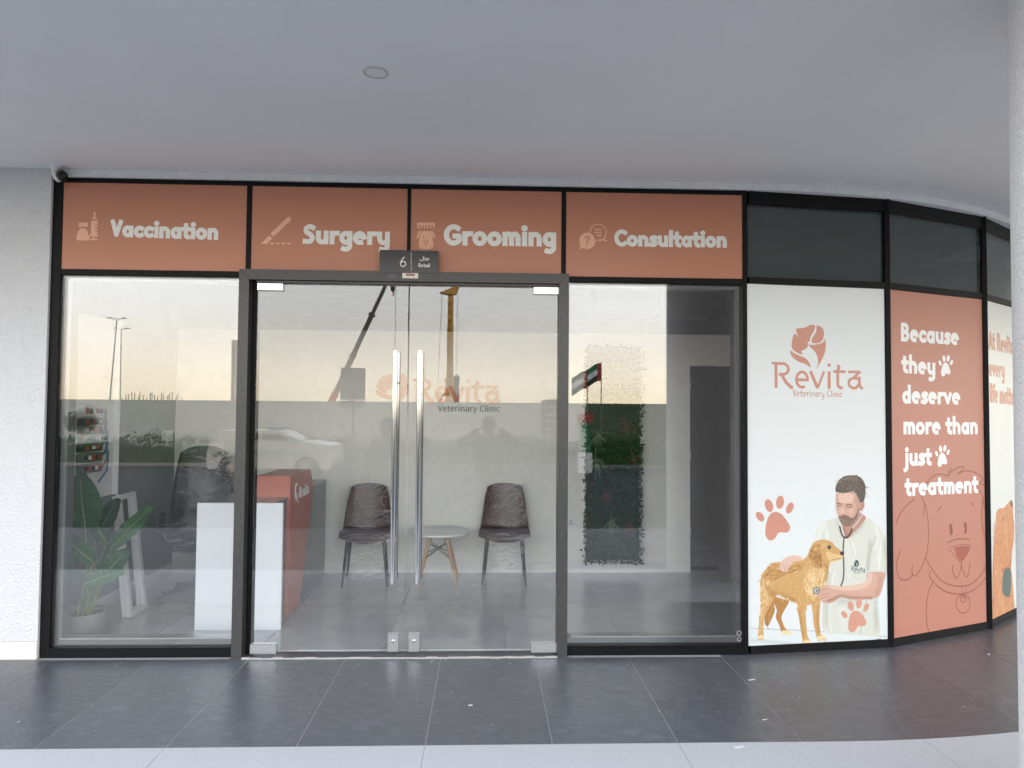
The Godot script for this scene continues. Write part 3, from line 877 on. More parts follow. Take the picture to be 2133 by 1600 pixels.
# ------------------------------------------------------------------ entrance
func doors() -> void:
	var f := thing("door_frame", "dark brown metal door frame projecting around the glass entrance doors", "door frame")
	# jambs and head with mitred corners, then the recessed inner stops
	var A := [Vector2(-1.577, 0), Vector2(-1.577, 2.46), Vector2(-1.513, 2.394), Vector2(-1.513, 0)]
	part(f, "jamb", MB.new().prism(A, -.09, .045), M.frame)
	part(f, "jamb", MB.new().prism([Vector2(.533, 0), Vector2(.533, 2.46), Vector2(.471, 2.394), Vector2(.471, 0)], -.09, .045), M.frame)
	part(f, "head", MB.new().prism([Vector2(-1.5755, 2.46), Vector2(.5315, 2.46), Vector2(.4695, 2.3945), Vector2(-1.5115, 2.3945)], -.09, .0445), M.frame)
	part(f, "stop", spanned(Vector3(-1.5125, .0, -.08), Vector3(-1.475, 2.3935, -.03), .002), M.black)
	part(f, "stop", spanned(Vector3(-1.4745, 2.378, -.08), Vector3(.4705, 2.3935, .02), .002), M.frame)
	part(f, "threshold", spanned(Vector3(-1.512, 0.0005, -.08), Vector3(.4705, .006, .03), .001), M.dark_tile[1])
	var bed := MB.new()
	for k in 30:   # rough strip of filler along the sill
		var x := -1.53 + k * .0688
		var h := rng.randf_range(.006, .012)
		bed.span(Vector3(x, .0002, .031), Vector3(x + .0688, h, .046 + rng.randf_range(-.003, .003)), .001)
	part(f, "sill_filler", bed, grained([lin(.3, .29, .27), lin(.6, .59, .56)], .06, Vector3(.2, .2, .2), .9, 81))
	# stickers on the head
	var s0 := on_z(838, 568.5, .046)
	var s1 := on_z(871, 580, .046)
	var c := canvas(Vector3(s0.x, s0.y, .046), Vector3.RIGHT, s1.x - s0.x, s0.y - s1.y, 2400.0, lin(.72, .68, .6))
	c.poly(PackedVector2Array([Vector2(c.w * .22, c.h * .12), Vector2(c.w * .78, c.h * .12), Vector2(c.w * .78, c.h * .56), Vector2(c.w * .22, c.h * .56)]), lin(.25, .03, .02))
	c.text("secur", Vector2(c.w * .25, c.h * .5), Vector2(c.w * .75, c.h * .5), c.h * .22, lin(.75, .7, .6), .2)
	c.stroke([Vector2(c.w * .2, c.h * .76), Vector2(c.w * .8, c.h * .76)], 3, lin(.3, .15, .12), false)
	var st := part(self, "sticker", panel_mesh(s1.x - s0.x, s0.y - s1.y, .001), printed(c), Transform3D(Basis(), Vector3(s0.x, s1.y, .0458)))
	tag(st, "small cream sticker with a red block on the door head", "sticker")
	s0 = on_z(804, 570, .046)
	s1 = on_z(831, 581, .046)
	c = canvas(Vector3(s0.x, s0.y, .046), Vector3.RIGHT, s1.x - s0.x, s0.y - s1.y, 2000.0, lin(.045, .044, .05))
	c.text("tel", Vector2(c.w * .3, c.h * .45), Vector2(c.w * .6, c.h * .45), c.h * .2, lin(.3, .3, .4), .2)
	c.stroke([Vector2(c.w * .12, c.h * .74), Vector2(c.w * .88, c.h * .74)], 5, lin(.22, .2, .34), false)
	st = part(self, numbered("sticker") + "_001", panel_mesh(s1.x - s0.x, s0.y - s1.y, .001), printed(c), Transform3D(Basis(), Vector3(s0.x, s1.y, .0458)))
	tag(st, "faded dark sticker with violet print on the door head below the number plate", "sticker")

	var rows := [[-1.4735, -.5065, -.5812, 1, "frameless glass door leaf hung on the side of the reception desk", "glass door leaf"], [-.4995, .4695, -.4235, -1, "frameless glass door leaf hung on the side of the green plant wall", "glass door leaf"]]
	for r in rows:
		var x0: float = r[0]
		var x1: float = r[1]
		var hx: float = r[2]
		var sgn: float = r[3]
		var d := thing("glass_door", r[4], "glass door", Vector3(x0, 0, 0), "pair of glass entrance doors")
		part(d, "pane", spanned(Vector3(0, .031, -.02), Vector3(x1 - x0, 2.3765, -.008)), M.door_glass)
		var sf := MB.new()
		sf.quad(Vector3(.002, .033, -.0205), Vector3(x1 - x0 - .002, .033, -.0205), Vector3(x1 - x0 - .002, 2.374, -.0205), Vector3(.002, 2.374, -.0205), Vector3.BACK)
		part(d, "added_reflection_layer", sf, M.door_glass)  # sheet added so the door leaf mirrors the sky more strongly
		var far := 0.0 if sgn > 0 else x1 - x0
		for q in [[2.331, 2.385], [.02, .082]]:
			part(d, "patch_fitting", spanned(Vector3(far - sgn * .002, q[0], -.03), Vector3(far + sgn * .164, q[1], .004), .002), M.steel)
		var near := x1 - x0 if sgn > 0 else 0.0
		var lx: float = near - sgn * (.033 if sgn > 0 else .022)
		var lk := part(d, "lock_box", spanned(Vector3(lx, .03, -.03), Vector3(lx - sgn * .071, .142, .004), .002), M.steel)
		part(lk, "keyhole", MB.new().lathe([Vector2(0, .0022), Vector2(.0095, .002), Vector2(.011, 0)], Transform3D(Basis(Vector3.RIGHT, PI / 2), Vector3(lx - sgn * .035, .098, .0038)), 18).box(Vector3(lx - sgn * .035, .09, .006), Vector3(.004, .012, .004)), M.chrome)
		# a long chrome pull bar on each side of the glass
		for z in [.062, -.085]:
			var top := on_z(825 if sgn > 0 else 876, 730.5, .062)
			var bot := on_z(815.5 if sgn > 0 else 867, 1216, .062)
			var bx := (top.x + bot.x) * .5 - x0
			var bar := part(d, "pull_bar", MB.new().tube([Vector3(bx, bot.y, z), Vector3(bx, bot.y + .003, z), Vector3(bx, top.y - .003, z), Vector3(bx, top.y, z)], [.014, .016, .016, .014], 24), M.chrome)
			for y in [bot.y + .25, top.y - .2]:
				part(bar, "standoff", MB.new().tube([Vector3(bx, y, z), Vector3(bx, y, -.008 if z > 0 else -.02)], .009, 12), M.chrome)

# ------------------------------------------------------------------ curved front with the posters
func curved_front() -> void:
	var f := thing("curved_glazing", "black framed faceted glazing curving away past the posters", "shopfront")
	for i in 5:
		var a := fp(i)
		var b := fp(i + 1)
		var ax := (b - a).normalized()
		var w := a.distance_to(b)
		var nm := Vector3(-ax.z, 0, ax.x)
		var bas := Basis(ax, Vector3.UP, nm)
		var T := Transform3D(bas, a)
		var g := .017
		part(f, "base_rail", spanned(Vector3(g, 0, -.09), Vector3(w - g, .05, -.001), .0015), M.black, T)
		part(f, "transom", spanned(Vector3(g, 2.424, -.09), Vector3(w - g, 2.468, -.001), .0015), M.black, T)
		part(f, "top_rail", spanned(Vector3(g, 2.955, -.09), Vector3(w - g, 3.0415, -.001), .0015), M.black, T)
		part(f, "pane", spanned(Vector3(g + .001, 2.4685, -.032), Vector3(w - g - .001, 2.9545, -.024)), M.tint_glass, T)
		part(f, "pane", spanned(Vector3(g + .001, .0505, -.032), Vector3(w - g - .001, 2.4235, -.026)), M.tint_glass, T)
		var half := deg_to_rad(14.5 * (i + 1))
		part(f, "mullion", spanned(Vector3(-.0168, 0, -.095), Vector3(.0168, 3.0415, .004), .002), M.black, Transform3D(Basis(Vector3.UP, -half), b))
	poster_vet()
	poster_orange()
	poster_dog()

func facet_canvas(i: int, s: float, bg: Color) -> Array:
	var a := fp(i)
	var b := fp(i + 1)
	var ax := (b - a).normalized()
	var w := a.distance_to(b)
	var nm := Vector3(-ax.z, 0, ax.x)
	var x0 := .018 if i > 0 else .002
	var y0 := .052
	var y1 := 2.422
	var o := a + ax * x0 - nm * .012
	var c := canvas(o + Vector3.UP * y1, ax, w - x0 - .018, y1 - y0, s, bg)
	return [c, Transform3D(Basis(ax, Vector3.UP, nm), o + Vector3.UP * y0), w - x0 - .018, y1 - y0]
func put_poster(fc: Array, called: String, label: String) -> void:
	var o := part(self, numbered(called), panel_mesh(fc[2], fc[3], .006), printed(fc[0], .38), fc[1])
	tag(o, label, "poster", "posters on the curved glazing")

func draw_logo(c: Canvas, a: Vector2, b: Vector2, cap: float, col: Color) -> void:
	var dir := (b - a).normalized()
	var up := Vector2(dir.y, -dir.x)
	var sx := a.distance_to(b) / LOGO_W
	for L in logo_letters():
		for st in L[1]:
			var p := PackedVector2Array()
			for q in st[0]: p.append(a + dir * sx * (L[0] + q.x) + up * cap * q.y)
			c.stroke(p, st[1] * cap, col, false)
			for q in range(1, p.size() - 1): c.ell(p[q], st[1] * cap * .5, st[1] * cap * .5, 0, col)

func fur(c: Canvas, area: PackedVector2Array, n: int, cols: Array, len_: float, wd: float, flow: Callable) -> void:
	var lo := Vector2(1e9, 1e9)
	var hi := -lo
	for p in area:
		lo = lo.min(p); hi = hi.max(p)
	for i in n:
		var p := Vector2(rng.randf_range(lo.x, hi.x), rng.randf_range(lo.y, hi.y))
		if not Geometry2D.is_point_in_polygon(p, area): continue
		var d: Vector2 = flow.call(p)
		d = d.rotated(rng.randfn(0, .35)) * len_ * rng.randf_range(.5, 1.2)
		var q := p + d
		if not Geometry2D.is_point_in_polygon(q, area) and rng.randf() < .8: continue
		var m := (p + q) * .5 + d.orthogonal() * rng.randf_range(-.12, .12)
		c.stroke([p, m, q], wd * rng.randf_range(.5, 1.2), cols[rng.randi() % cols.size()], false)

func poster_vet() -> void:
	var fc := facet_canvas(0, 820.0, lin(.69, .71, .715))
	var c: Canvas = fc[0]
	var k := c.px(1701, 900).x - c.px(1700, 900).x      # canvas pixels per photograph pixel
	var clay := lin(.53, .225, .155)
	var Z := func(a): return c.zoomed(a, 1540, 380, 2.666)
	for L in logo_icon(): c.poly(c.smooth(Z.call(L), true, 3), clay)
	draw_logo(c, c.px(1606, 808), c.px(1797, 811), 49.0 * k, clay)
	c.text("Veterinary Clinic", c.px(1651, 827), c.px(1755, 828.5), 10.4 * k, clay, .15)
	var Y := func(a): return c.zoomed(a, 1540, 960, 3.809)
	var S := func(a): return c.smooth(c.zoomed(a, 1540, 960, 3.809), true, 3)
	var zk := k / 3.809
	# examination table
	c.poly(Y.call([60, 1326, 600, 1349, 1105, 1388, 1260, 1399, 1260, 1475, 60, 1535]), lin(.66, .7, .7))
	c.stroke(Y.call([90, 1328, 600, 1350, 1105, 1389, 1235, 1398]), 1.6 * k, lin(.42, .46, .47), false)
	c.stroke(Y.call([90, 1500, 250, 1512]), 1.2 * k, lin(.4, .45, .45), false)
	c.poly(S.call([960, 1478, 1040, 1430, 1110, 1410, 1132, 1418, 1138, 1450, 1060, 1462, 1000, 1480]), lin(.2, .25, .24))
	c.stroke(Y.call([1140, 1430, 1230, 1440]), 1.5 * k, lin(.3, .34, .34), false)
	c.stroke(Y.call([1000, 1466, 1136, 1428]), 1.4 * k, lin(.45, .5, .48), false)
	# the vet's far hand arm and scrubs
	var scrub := lin(.62, .62, .55)
	var scrub2 := lin(.52, .52, .45)
	var scrub3 := lin(.7, .7, .64)
	var skin := lin(.58, .35, .27)
	var skin2 := lin(.45, .245, .18)
	var skin3 := lin(.68, .46, .37)
	c.poly(S.call([800, 450, 720, 465, 660, 490, 630, 530, 600, 610, 580, 690, 600, 760, 680, 900, 690, 980, 670, 1040, 665, 1100, 668, 1355, 860, 1368, 1105, 1388, 1100, 1200, 1098, 1100, 1110, 1075, 1040, 1000, 1020, 885, 1100, 890, 1183, 885, 1175, 780, 1160, 640, 1140, 570, 1080, 500, 1005, 452, 930, 540, 850, 630, 825, 585, 812, 520]), scrub)
	c.poly(S.call([640, 520, 665, 492, 700, 480, 660, 560, 640, 680, 600, 740, 585, 690, 604, 610]), scrub3)
	for q in [[1020, 885, 1030, 760, 1060, 660, 1085, 600], [700, 560, 690, 700, 720, 880], [760, 880, 740, 960, 745, 1040], [1010, 1110, 985, 1200, 960, 1370], [720, 1120, 715, 1250, 730, 1350], [1140, 600, 1120, 700, 1110, 860], [900, 640, 920, 740, 900, 780], [1080, 520, 1100, 600, 1080, 700]]:
		c.stroke(c.smooth(Y.call(q), false, 5), 3.4 * k, scrub2 if q[1] % 40 != 0 else scrub3, true)
	c.stroke(Y.call([1018, 884, 1183, 884]), 1.4 * k, scrub2, false)
	c.stroke(Y.call([885, 770, 1020, 752, 1012, 900]), .8 * k, scrub2, false)
	c.stroke(Y.call([885, 770, 870, 890, 940, 935, 1010, 930]), .8 * k, scrub2, false)
	c.stroke(Y.call([950, 1140, 1075, 1126, 1085, 1300]), .9 * k, scrub2, false)
	var SL := func(a, r, col, al): c.soft_line(c.smooth(c.zoomed(a, 1540, 960, 3.809), false, 4), r * zk, col, al)
	var dk := lin(.36, .36, .3)
	var lt := lin(.78, .79, .76)
	SL.call([1150, 620, 1165, 760, 1168, 870], 34, dk, .16)
	SL.call([1040, 640, 1030, 760, 1016, 880], 30, dk, .22)
	SL.call([700, 900, 690, 1000, 690, 1120, 690, 1340], 44, dk, .16)
	SL.call([1085, 1110, 1088, 1240, 1090, 1370], 36, dk, .2)
	SL.call([960, 1108, 860, 1112, 780, 1120], 40, dk, .22)
	SL.call([860, 640, 880, 800, 870, 960], 40, lt, .14)
	SL.call([1095, 560, 1110, 680, 1100, 820], 36, lt, .2)
	SL.call([680, 530, 700, 620, 720, 720], 44, lt, .16)
	SL.call([820, 1160, 830, 1260, 840, 1350], 60, lt, .14)
	SL.call([890, 600, 940, 560, 1000, 480], 20, dk, .25)
	SL.call([780, 470, 800, 560, 840, 630], 20, dk, .22)
	# neck, face, ear, beard, hair
	c.poly(S.call([815, 505, 832, 575, 850, 622, 890, 588, 950, 530, 1005, 455, 985, 430, 955, 410, 915, 480, 860, 520]), skin2)
	c.ell(c.px(1540 + 972 / 3.809, 960 + 356 / 3.809), 22 * zk, 40 * zk, .2, skin2)
	c.poly(S.call([768, 255, 765, 300, 768, 350, 775, 390, 785, 440, 800, 480, 820, 510, 850, 522, 885, 510, 915, 480, 940, 440, 955, 400, 960, 340, 945, 300, 925, 262, 905, 242, 860, 250, 800, 258]), skin)
	c.poly(S.call([800, 262, 790, 300, 800, 330, 850, 335, 900, 320, 905, 270, 860, 255]), skin3)
	c.poly(S.call([808, 365, 800, 408, 822, 418, 830, 390]), skin3)
	c.poly(S.call([785, 440, 800, 480, 820, 510, 850, 522, 885, 510, 915, 480, 945, 425, 955, 370, 935, 400, 915, 440, 885, 452, 860, 434, 830, 428, 806, 436]), lin(.2, .125, .095))
	fur(c, S.call([785, 440, 800, 480, 820, 510, 850, 522, 885, 510, 915, 480, 945, 425, 930, 420, 880, 470, 830, 460]), 220, [lin(.28, .2, .16), lin(.13, .09, .07), lin(.36, .26, .2)], 14 * zk, 3 * zk, func(_p): return Vector2(.2, 1))
	c.stroke(c.smooth(Y.call([814, 456, 838, 452, 868, 458]), false, 4), 1.6 * k, lin(.28, .1, .08))
	c.stroke(c.smooth(Y.call([776, 342, 790, 336, 812, 344]), false, 4), 1.6 * k, lin(.12, .075, .055))
	c.stroke(c.smooth(Y.call([848, 352, 870, 346, 898, 356]), false, 4), 1.7 * k, lin(.12, .075, .055))
	c.stroke(Y.call([782, 358, 806, 356]), 1.3 * k, lin(.06, .04, .035))
	c.stroke(Y.call([852, 368, 892, 371]), 1.3 * k, lin(.06, .04, .035))
	c.stroke(c.smooth(Y.call([812, 362, 804, 395, 800, 412, 814, 424, 836, 418]), false, 4), 1.0 * k, skin2)
	var hair := S.call([765, 250, 763, 215, 775, 180, 800, 145, 840, 120, 890, 115, 945, 122, 980, 150, 1000, 195, 1002, 250, 995, 300, 985, 320, 958, 330, 945, 300, 925, 260, 905, 240, 860, 250, 800, 255, 772, 246]) as PackedVector2Array
	c.poly(hair, lin(.1, .078, .06))
	fur(c, hair, 420, [lin(.14, .11, .085), lin(.075, .057, .045), lin(.18, .145, .115), lin(.1, .078, .06)], 42 * zk, 4 * zk, func(p): return Vector2(.75, .55 if p.x > c.px(1770, 1000).x else -.35))
	# soft modelling of the face
	SL.call([930, 300, 945, 360, 930, 420], 34, skin2, .3)
	SL.call([775, 300, 772, 360, 786, 430], 16, skin2, .25)
	SL.call([790, 285, 850, 290, 900, 285], 30, skin3, .25)
	SL.call([880, 400, 905, 395], 26, skin3, .3)
	SL.call([790, 400, 795, 415], 14, skin3, .3)
	SL.call([780, 350, 815, 350], 14, skin2, .35)
	SL.call([850, 360, 900, 364], 16, skin2, .35)
	SL.call([830, 540, 860, 600, 900, 560], 24, lin(.3, .13, .09), .3)
	SL.call([780, 170, 860, 140, 940, 150], 22, lin(.24, .19, .15), .25)
	# stethoscope
	c.stroke(c.smooth(Y.call([768, 348, 755, 385, 772, 445, 797, 520]), false, 4), 1.7 * k, lin(.6, .62, .63))
	c.stroke(c.smooth(Y.call([984, 380, 975, 425, 935, 490, 895, 540]), false, 4), 1.7 * k, lin(.6, .62, .63))
	c.stroke(c.smooth(Y.call([797, 520, 812, 580, 838, 608, 870, 592, 895, 540]), false, 4), 3.0 * k, lin(.025, .028, .03))
	c.stroke(c.smooth(Y.call([833, 605, 824, 700, 828, 800, 830, 880, 822, 950, 806, 992]), false, 5), 2.6 * k, lin(.025, .028, .03))
	# dog: far hind leg, tail, then the body
	var gold := lin(.56, .32, .115)
	var gold2 := lin(.42, .2, .06)
	var gold3 := lin(.7, .47, .22)
	var gold4 := lin(.78, .6, .36)
	var dark_gold := lin(.3, .13, .035)
	c.poly(S.call([262, 1085, 390, 1108, 372, 1160, 336, 1232, 346, 1290, 372, 1338, 410, 1358, 402, 1375, 342, 1373, 320, 1310, 290, 1240, 298, 1180]), gold2)
	c.poly(S.call([345, 1345, 408, 1352, 408, 1375, 340, 1373]), gold4)
	var tail := S.call([262, 1090, 282, 1180, 254, 1262, 226, 1312, 202, 1290, 204, 1222, 232, 1162, 248, 1110]) as PackedVector2Array
	c.poly(tail, gold2)
	fur(c, tail, 120, [gold2, dark_gold, gold], 40 * zk, 5 * zk, func(_p): return Vector2(-.25, 1))
	var body := Y.call([828, 742, 800, 706, 762, 682, 740, 648, 700, 629, 650, 625, 602, 640, 575, 670, 556, 710, 540, 758, 500, 786, 430, 800, 350, 800, 270, 808, 225, 840, 187, 890, 166, 950, 165, 1040, 170, 1150, 157, 1240, 155, 1330, 147, 1385, 142, 1416, 196, 1420, 190, 1330, 196, 1260, 216, 1200, 246, 1150, 272, 1100, 300, 1062, 340, 1085, 380, 1105, 450, 1130, 460, 1180, 476, 1260, 487, 1340, 502, 1420, 507, 1460, 566, 1462, 561, 1430, 541, 1390, 531, 1300, 526, 1200, 536, 1150, 571, 1135, 581, 1200, 591, 1300, 606, 1370, 621, 1422, 690, 1420, 686, 1395, 646, 1376, 636, 1280, 641, 1180, 646, 1110, 642, 1060, 682, 980, 702, 900, 715, 830, 724, 800, 770, 796, 815, 776, 832, 752]) as PackedVector2Array
	c.poly(body, gold)
	fur(c, body, 3000, [gold, lin(.61, .385, .17), lin(.52, .3, .115), gold, lin(.64, .42, .2)], 34 * zk, 4.2 * zk, func(p): return Vector2(-.75, .35) if p.y < c.px(1620, 1235).y else Vector2(-.1, 1))
	fur(c, S.call([270, 812, 430, 806, 520, 800, 500, 860, 380, 900, 240, 960, 190, 920, 220, 850]), 500, [gold2, dark_gold, gold], 36 * zk, 4 * zk, func(_p): return Vector2(-.9, .3))
	fur(c, S.call([600, 830, 700, 860, 690, 960, 640, 1050, 560, 1100, 520, 980, 540, 880]), 500, [gold4, gold3, gold], 46 * zk, 5 * zk, func(_p): return Vector2(-.15, 1))
	fur(c, S.call([300, 1040, 440, 1110, 450, 1135, 380, 1112, 300, 1070]), 160, [gold4, lin(.8, .72, .58)], 26 * zk, 5 * zk, func(_p): return Vector2(.4, 1))
	fur(c, S.call([170, 960, 240, 940, 270, 1040, 230, 1140, 190, 1240, 165, 1240]), 240, [gold3, gold4, gold], 36 * zk, 4 * zk, func(_p): return Vector2(-.2, 1))
	for q in [[145, 1385, 196, 1420], [505, 1425, 566, 1462], [618, 1388, 692, 1422]]:
		var a := c.px(1540 + q[0] / 3.809, 960 + q[1] / 3.809)
		var b := c.px(1540 + q[2] / 3.809, 960 + q[3] / 3.809)
		c.ell((a + b) * .5, (b.x - a.x) * .5, (b.y - a.y) * .55, 0, gold4)
		for t in [.3, .5, .7]: c.stroke([Vector2(lerpf(a.x, b.x, t), lerpf(a.y, b.y, .6)), Vector2(lerpf(a.x, b.x, t), b.y)], 1.0 * k, gold2, false)
	c.poly(S.call([690, 720, 740, 735, 800, 745, 828, 752, 812, 776, 770, 796, 724, 800, 700, 770]), gold3)
	c.stroke(c.smooth(Y.call([728, 790, 770, 778, 806, 776]), false, 4), 1.0 * k, lin(.14, .07, .04))
	var ear := S.call([642, 665, 600, 670, 562, 710, 553, 752, 576, 790, 620, 820, 650, 826, 658, 790, 650, 740, 646, 700]) as PackedVector2Array
	c.poly(ear, gold2)
	fur(c, ear, 220, [gold2, dark_gold, gold], 36 * zk, 5 * zk, func(_p): return Vector2(.05, 1))
	c.ell(c.px(1540 + 713 / 3.809, 960 + 685 / 3.809), 15 * zk, 14 * zk, 0, lin(.02, .012, .01))
	c.ell(c.px(1540 + 709 / 3.809, 960 + 681 / 3.809), 4 * zk, 4 * zk, 0, lin(.6, .6, .6))
	c.poly(S.call([802, 722, 828, 720, 832, 742, 818, 752, 803, 742]), lin(.03, .022, .022))
	SL.call([250, 830, 340, 815, 430, 815, 520, 800], 30, gold3, .22)
	SL.call([220, 1000, 260, 1060, 300, 1050], 40, dark_gold, .16)
	SL.call([330, 1060, 400, 1090, 450, 1110], 26, dark_gold, .3)
	SL.call([600, 700, 640, 690, 700, 660], 26, gold3, .3)
	SL.call([480, 1180, 495, 1300, 515, 1420], 12, dark_gold, .22)
	SL.call([625, 1150, 620, 1260, 632, 1370], 12, dark_gold, .22)
	SL.call([180, 1180, 175, 1280, 172, 1380], 14, gold3, .22)
	SL.call([560, 860, 600, 960, 590, 1060], 40, gold4, .18)
	SL.call([690, 830, 700, 880, 680, 960], 20, dark_gold, .25)
	SL.call([600, 840, 640, 835, 690, 820], 18, dark_gold, .3)
	SL.call([100, 1425, 300, 1440, 560, 1475, 700, 1440], 22, lin(.42, .46, .46), .2)
	# hands
	var hand := S.call([320, 850, 330, 802, 370, 766, 430, 749, 480, 756, 500, 776, 470, 796, 440, 796, 410, 832, 382, 870, 362, 882, 342, 880, 326, 866]) as PackedVector2Array
	c.poly(hand, skin3)
	for q in [[335, 868, 350, 815], [356, 876, 372, 820], [378, 866, 396, 822]]: c.stroke(Y.call(q), 1.2 * k, skin2, false)
	c.poly(S.call([1018, 890, 1155, 885, 1148, 960, 1125, 1040, 1100, 1080, 1040, 1095, 960, 1098, 880, 1095, 800, 1080, 770, 1110, 720, 1128, 670, 1125, 640, 1098, 622, 1062, 640, 1005, 700, 985, 800, 995, 900, 990, 980, 970, 1010, 945]), skin)
	c.poly(S.call([1020, 895, 1060, 900, 1040, 980, 960, 1020, 860, 1030, 740, 1015, 700, 990, 800, 997, 900, 992, 980, 972, 1010, 945]), skin3)
	for q in [[640, 1092, 720, 1075], [640, 1066, 720, 1050], [664, 1118, 740, 1098], [640, 1030, 690, 1018]]: c.stroke(Y.call(q), 1.3 * k, skin2, false)
	c.ell(c.px(1540 + 612 / 3.809, 960 + 1030 / 3.809), 27 * zk, 27 * zk, 0, lin(.12, .12, .12))
	c.ell(c.px(1540 + 612 / 3.809, 960 + 1030 / 3.809), 19 * zk, 19 * zk, 0, lin(.5, .5, .5))
	c.ell(c.px(1540 + 616 / 3.809, 960 + 1030 / 3.809), 10 * zk, 10 * zk, 0, lin(.18, .16, .15))
	SL.call([1120, 920, 1115, 1010, 1080, 1070], 34, skin2, .3)
	SL.call([1050, 1088, 900, 1088, 800, 1075, 700, 1120], 20, lin(.28, .12, .08), .3)
	SL.call([1080, 920, 1060, 990, 960, 1030], 30, lin(.68, .44, .35), .2)
	SL.call([340, 860, 380, 800, 450, 765], 18, lin(.7, .46, .38), .25)
	# pocket emblem and paw prints
	var green := lin(.03, .06, .055)
	c.ell(c.px(1540 + 931 / 3.809, 960 + 816 / 3.809), 20 * zk, 26 * zk, .1, green)
	c.stroke(Y.call([916, 800, 935, 818, 928, 842]), .9 * k, scrub, false)
	c.stroke(Y.call([948, 800, 934, 820, 944, 836]), .8 * k, scrub, false)
	draw_logo(c, c.px(1540 + 884 / 3.809, 960 + 872 / 3.809), c.px(1540 + 997 / 3.809, 960 + 888 / 3.809), 9.5 * k, green)
	c.stroke(Y.call([905, 885, 962, 893]), .8 * k, green, false)
	c.paw(c.px(1540 + 290 / 3.809, 960 + 462 / 3.809), 236 * zk, .12, lin(.56, .25, .18))
	c.paw(c.px(1540 + 925 / 3.809, 960 + 1232 / 3.809), 180 * zk, .12, lin(.6, .29, .215))
	put_poster(fc, "vet_poster", "white poster of a vet in scrubs examining a golden dog under the clinic logo")

func poster_orange() -> void:
	var fc := facet_canvas(1, 760.0, lin(.47, .205, .148))
	var c: Canvas = fc[0]
	var k := c.px(1951, 900).x - c.px(1950, 900).x
	var kv := c.px(1950, 901).y - c.px(1950, 900).y
	var line := lin(.25, .075, .045)
	var Y := func(a): return c.zoomed(a, 1840, 960, 3.809)
	for q in [[355, 165, 390, 125, 440, 106, 500, 116, 515, 118, 540, 85, 590, 55, 638, 46, 630, 70, 592, 104, 650, 80, 720, 90, 780, 130, 784, 155, 760, 175, 830, 202],
			[515, 118, 520, 90, 540, 58], [250, 300, 180, 360, 130, 430, 100, 500],
			[136, 715, 112, 780, 106, 860, 130, 930, 170, 946, 215, 930, 232, 900, 240, 912, 262, 908, 300, 850, 335, 770, 352, 690, 360, 560, 350, 440, 330, 330], [230, 830, 228, 880, 234, 905],
			[330, 330, 322, 380, 318, 440], [320, 330, 300, 220, 355, 165], [740, 200, 790, 290, 800, 380], [790, 300, 780, 420, 790, 540, 830, 675],
			[335, 770, 380, 850, 450, 940, 530, 985, 620, 996, 700, 975, 770, 910, 830, 815], [372, 882, 366, 910, 400, 965, 480, 1030, 560, 1054, 640, 1054, 740, 1010, 830, 905],
			[390, 965, 355, 1060, 340, 1200, 352, 1320, 384, 1405], [512, 650, 560, 628, 620, 618, 684, 624], [548, 826, 552, 880, 570, 920, 584, 930, 602, 900, 616, 840, 620, 800],
			[618, 800, 630, 870, 650, 912, 666, 918, 680, 870, 688, 804], [426, 410, 440, 380, 462, 364], [694, 328, 706, 344, 718, 352]]:
		c.stroke(c.smooth(Y.call(q), false, 6), 2.3 * kv, line)
	c.poly(c.smooth(Y.call([522, 508, 534, 500, 548, 510, 546, 530, 552, 556, 544, 588, 534, 590, 526, 560, 524, 530]), true, 4), line)
	c.poly(c.smooth(Y.call([640, 492, 652, 488, 662, 504, 662, 560, 654, 578, 642, 570, 646, 540, 640, 520]), true, 4), line)
	c.stroke(c.smooth(Y.call([522, 706, 548, 680, 620, 664, 690, 670, 690, 690, 660, 750, 620, 802, 590, 780, 548, 730]), true, 3), 1.4 * kv, line)
	c.poly(c.smooth(Y.call([560, 690, 620, 676, 684, 682, 660, 745, 618, 796, 580, 750, 572, 715]), true, 3), lin(.34, .095, .066))
	c.stroke(Y.call([624, 990, 632, 1090, 652, 1090, 660, 988]), 1.3 * kv, line)
	for r in [56, 22]:
		var p := PackedVector2Array()
		for i in 25:
			var a := TAU * i / 24
			p.append(c.px(1840 + (634 + r * cos(a)) / 3.809, 960 + ((1135 if r == 56 else 1098) + (74 if r == 56 else 24) * sin(a)) / 3.809))
		c.stroke(p, 2.2 * kv, line)
	var white := lin(.8, .81, .8)
	for t in [["Because", 1876, 711, 1998, 719.5, 26], ["they", 1878, 777, 1949, 782, 26], ["deserve", 1879, 841, 2001, 843.5, 26], ["more than", 1881, 905.5, 2038, 905, 26], ["just", 1883, 971, 1941, 970, 26], ["treatment", 1885, 1034, 2038, 1027, 26]]:
		c.text(t[0], c.px(t[1], t[2]), c.px(t[3], t[4]), t[5] * kv * 1.02, white, .34)
	c.paw(c.px(1970, 763), 22 * k * 1.1, .3, white)
	c.paw(c.px(1963, 951), 22 * k * 1.1, .3, white)
	put_poster(fc, "slogan_poster", "orange poster with a white slogan over a line drawing of a dog")

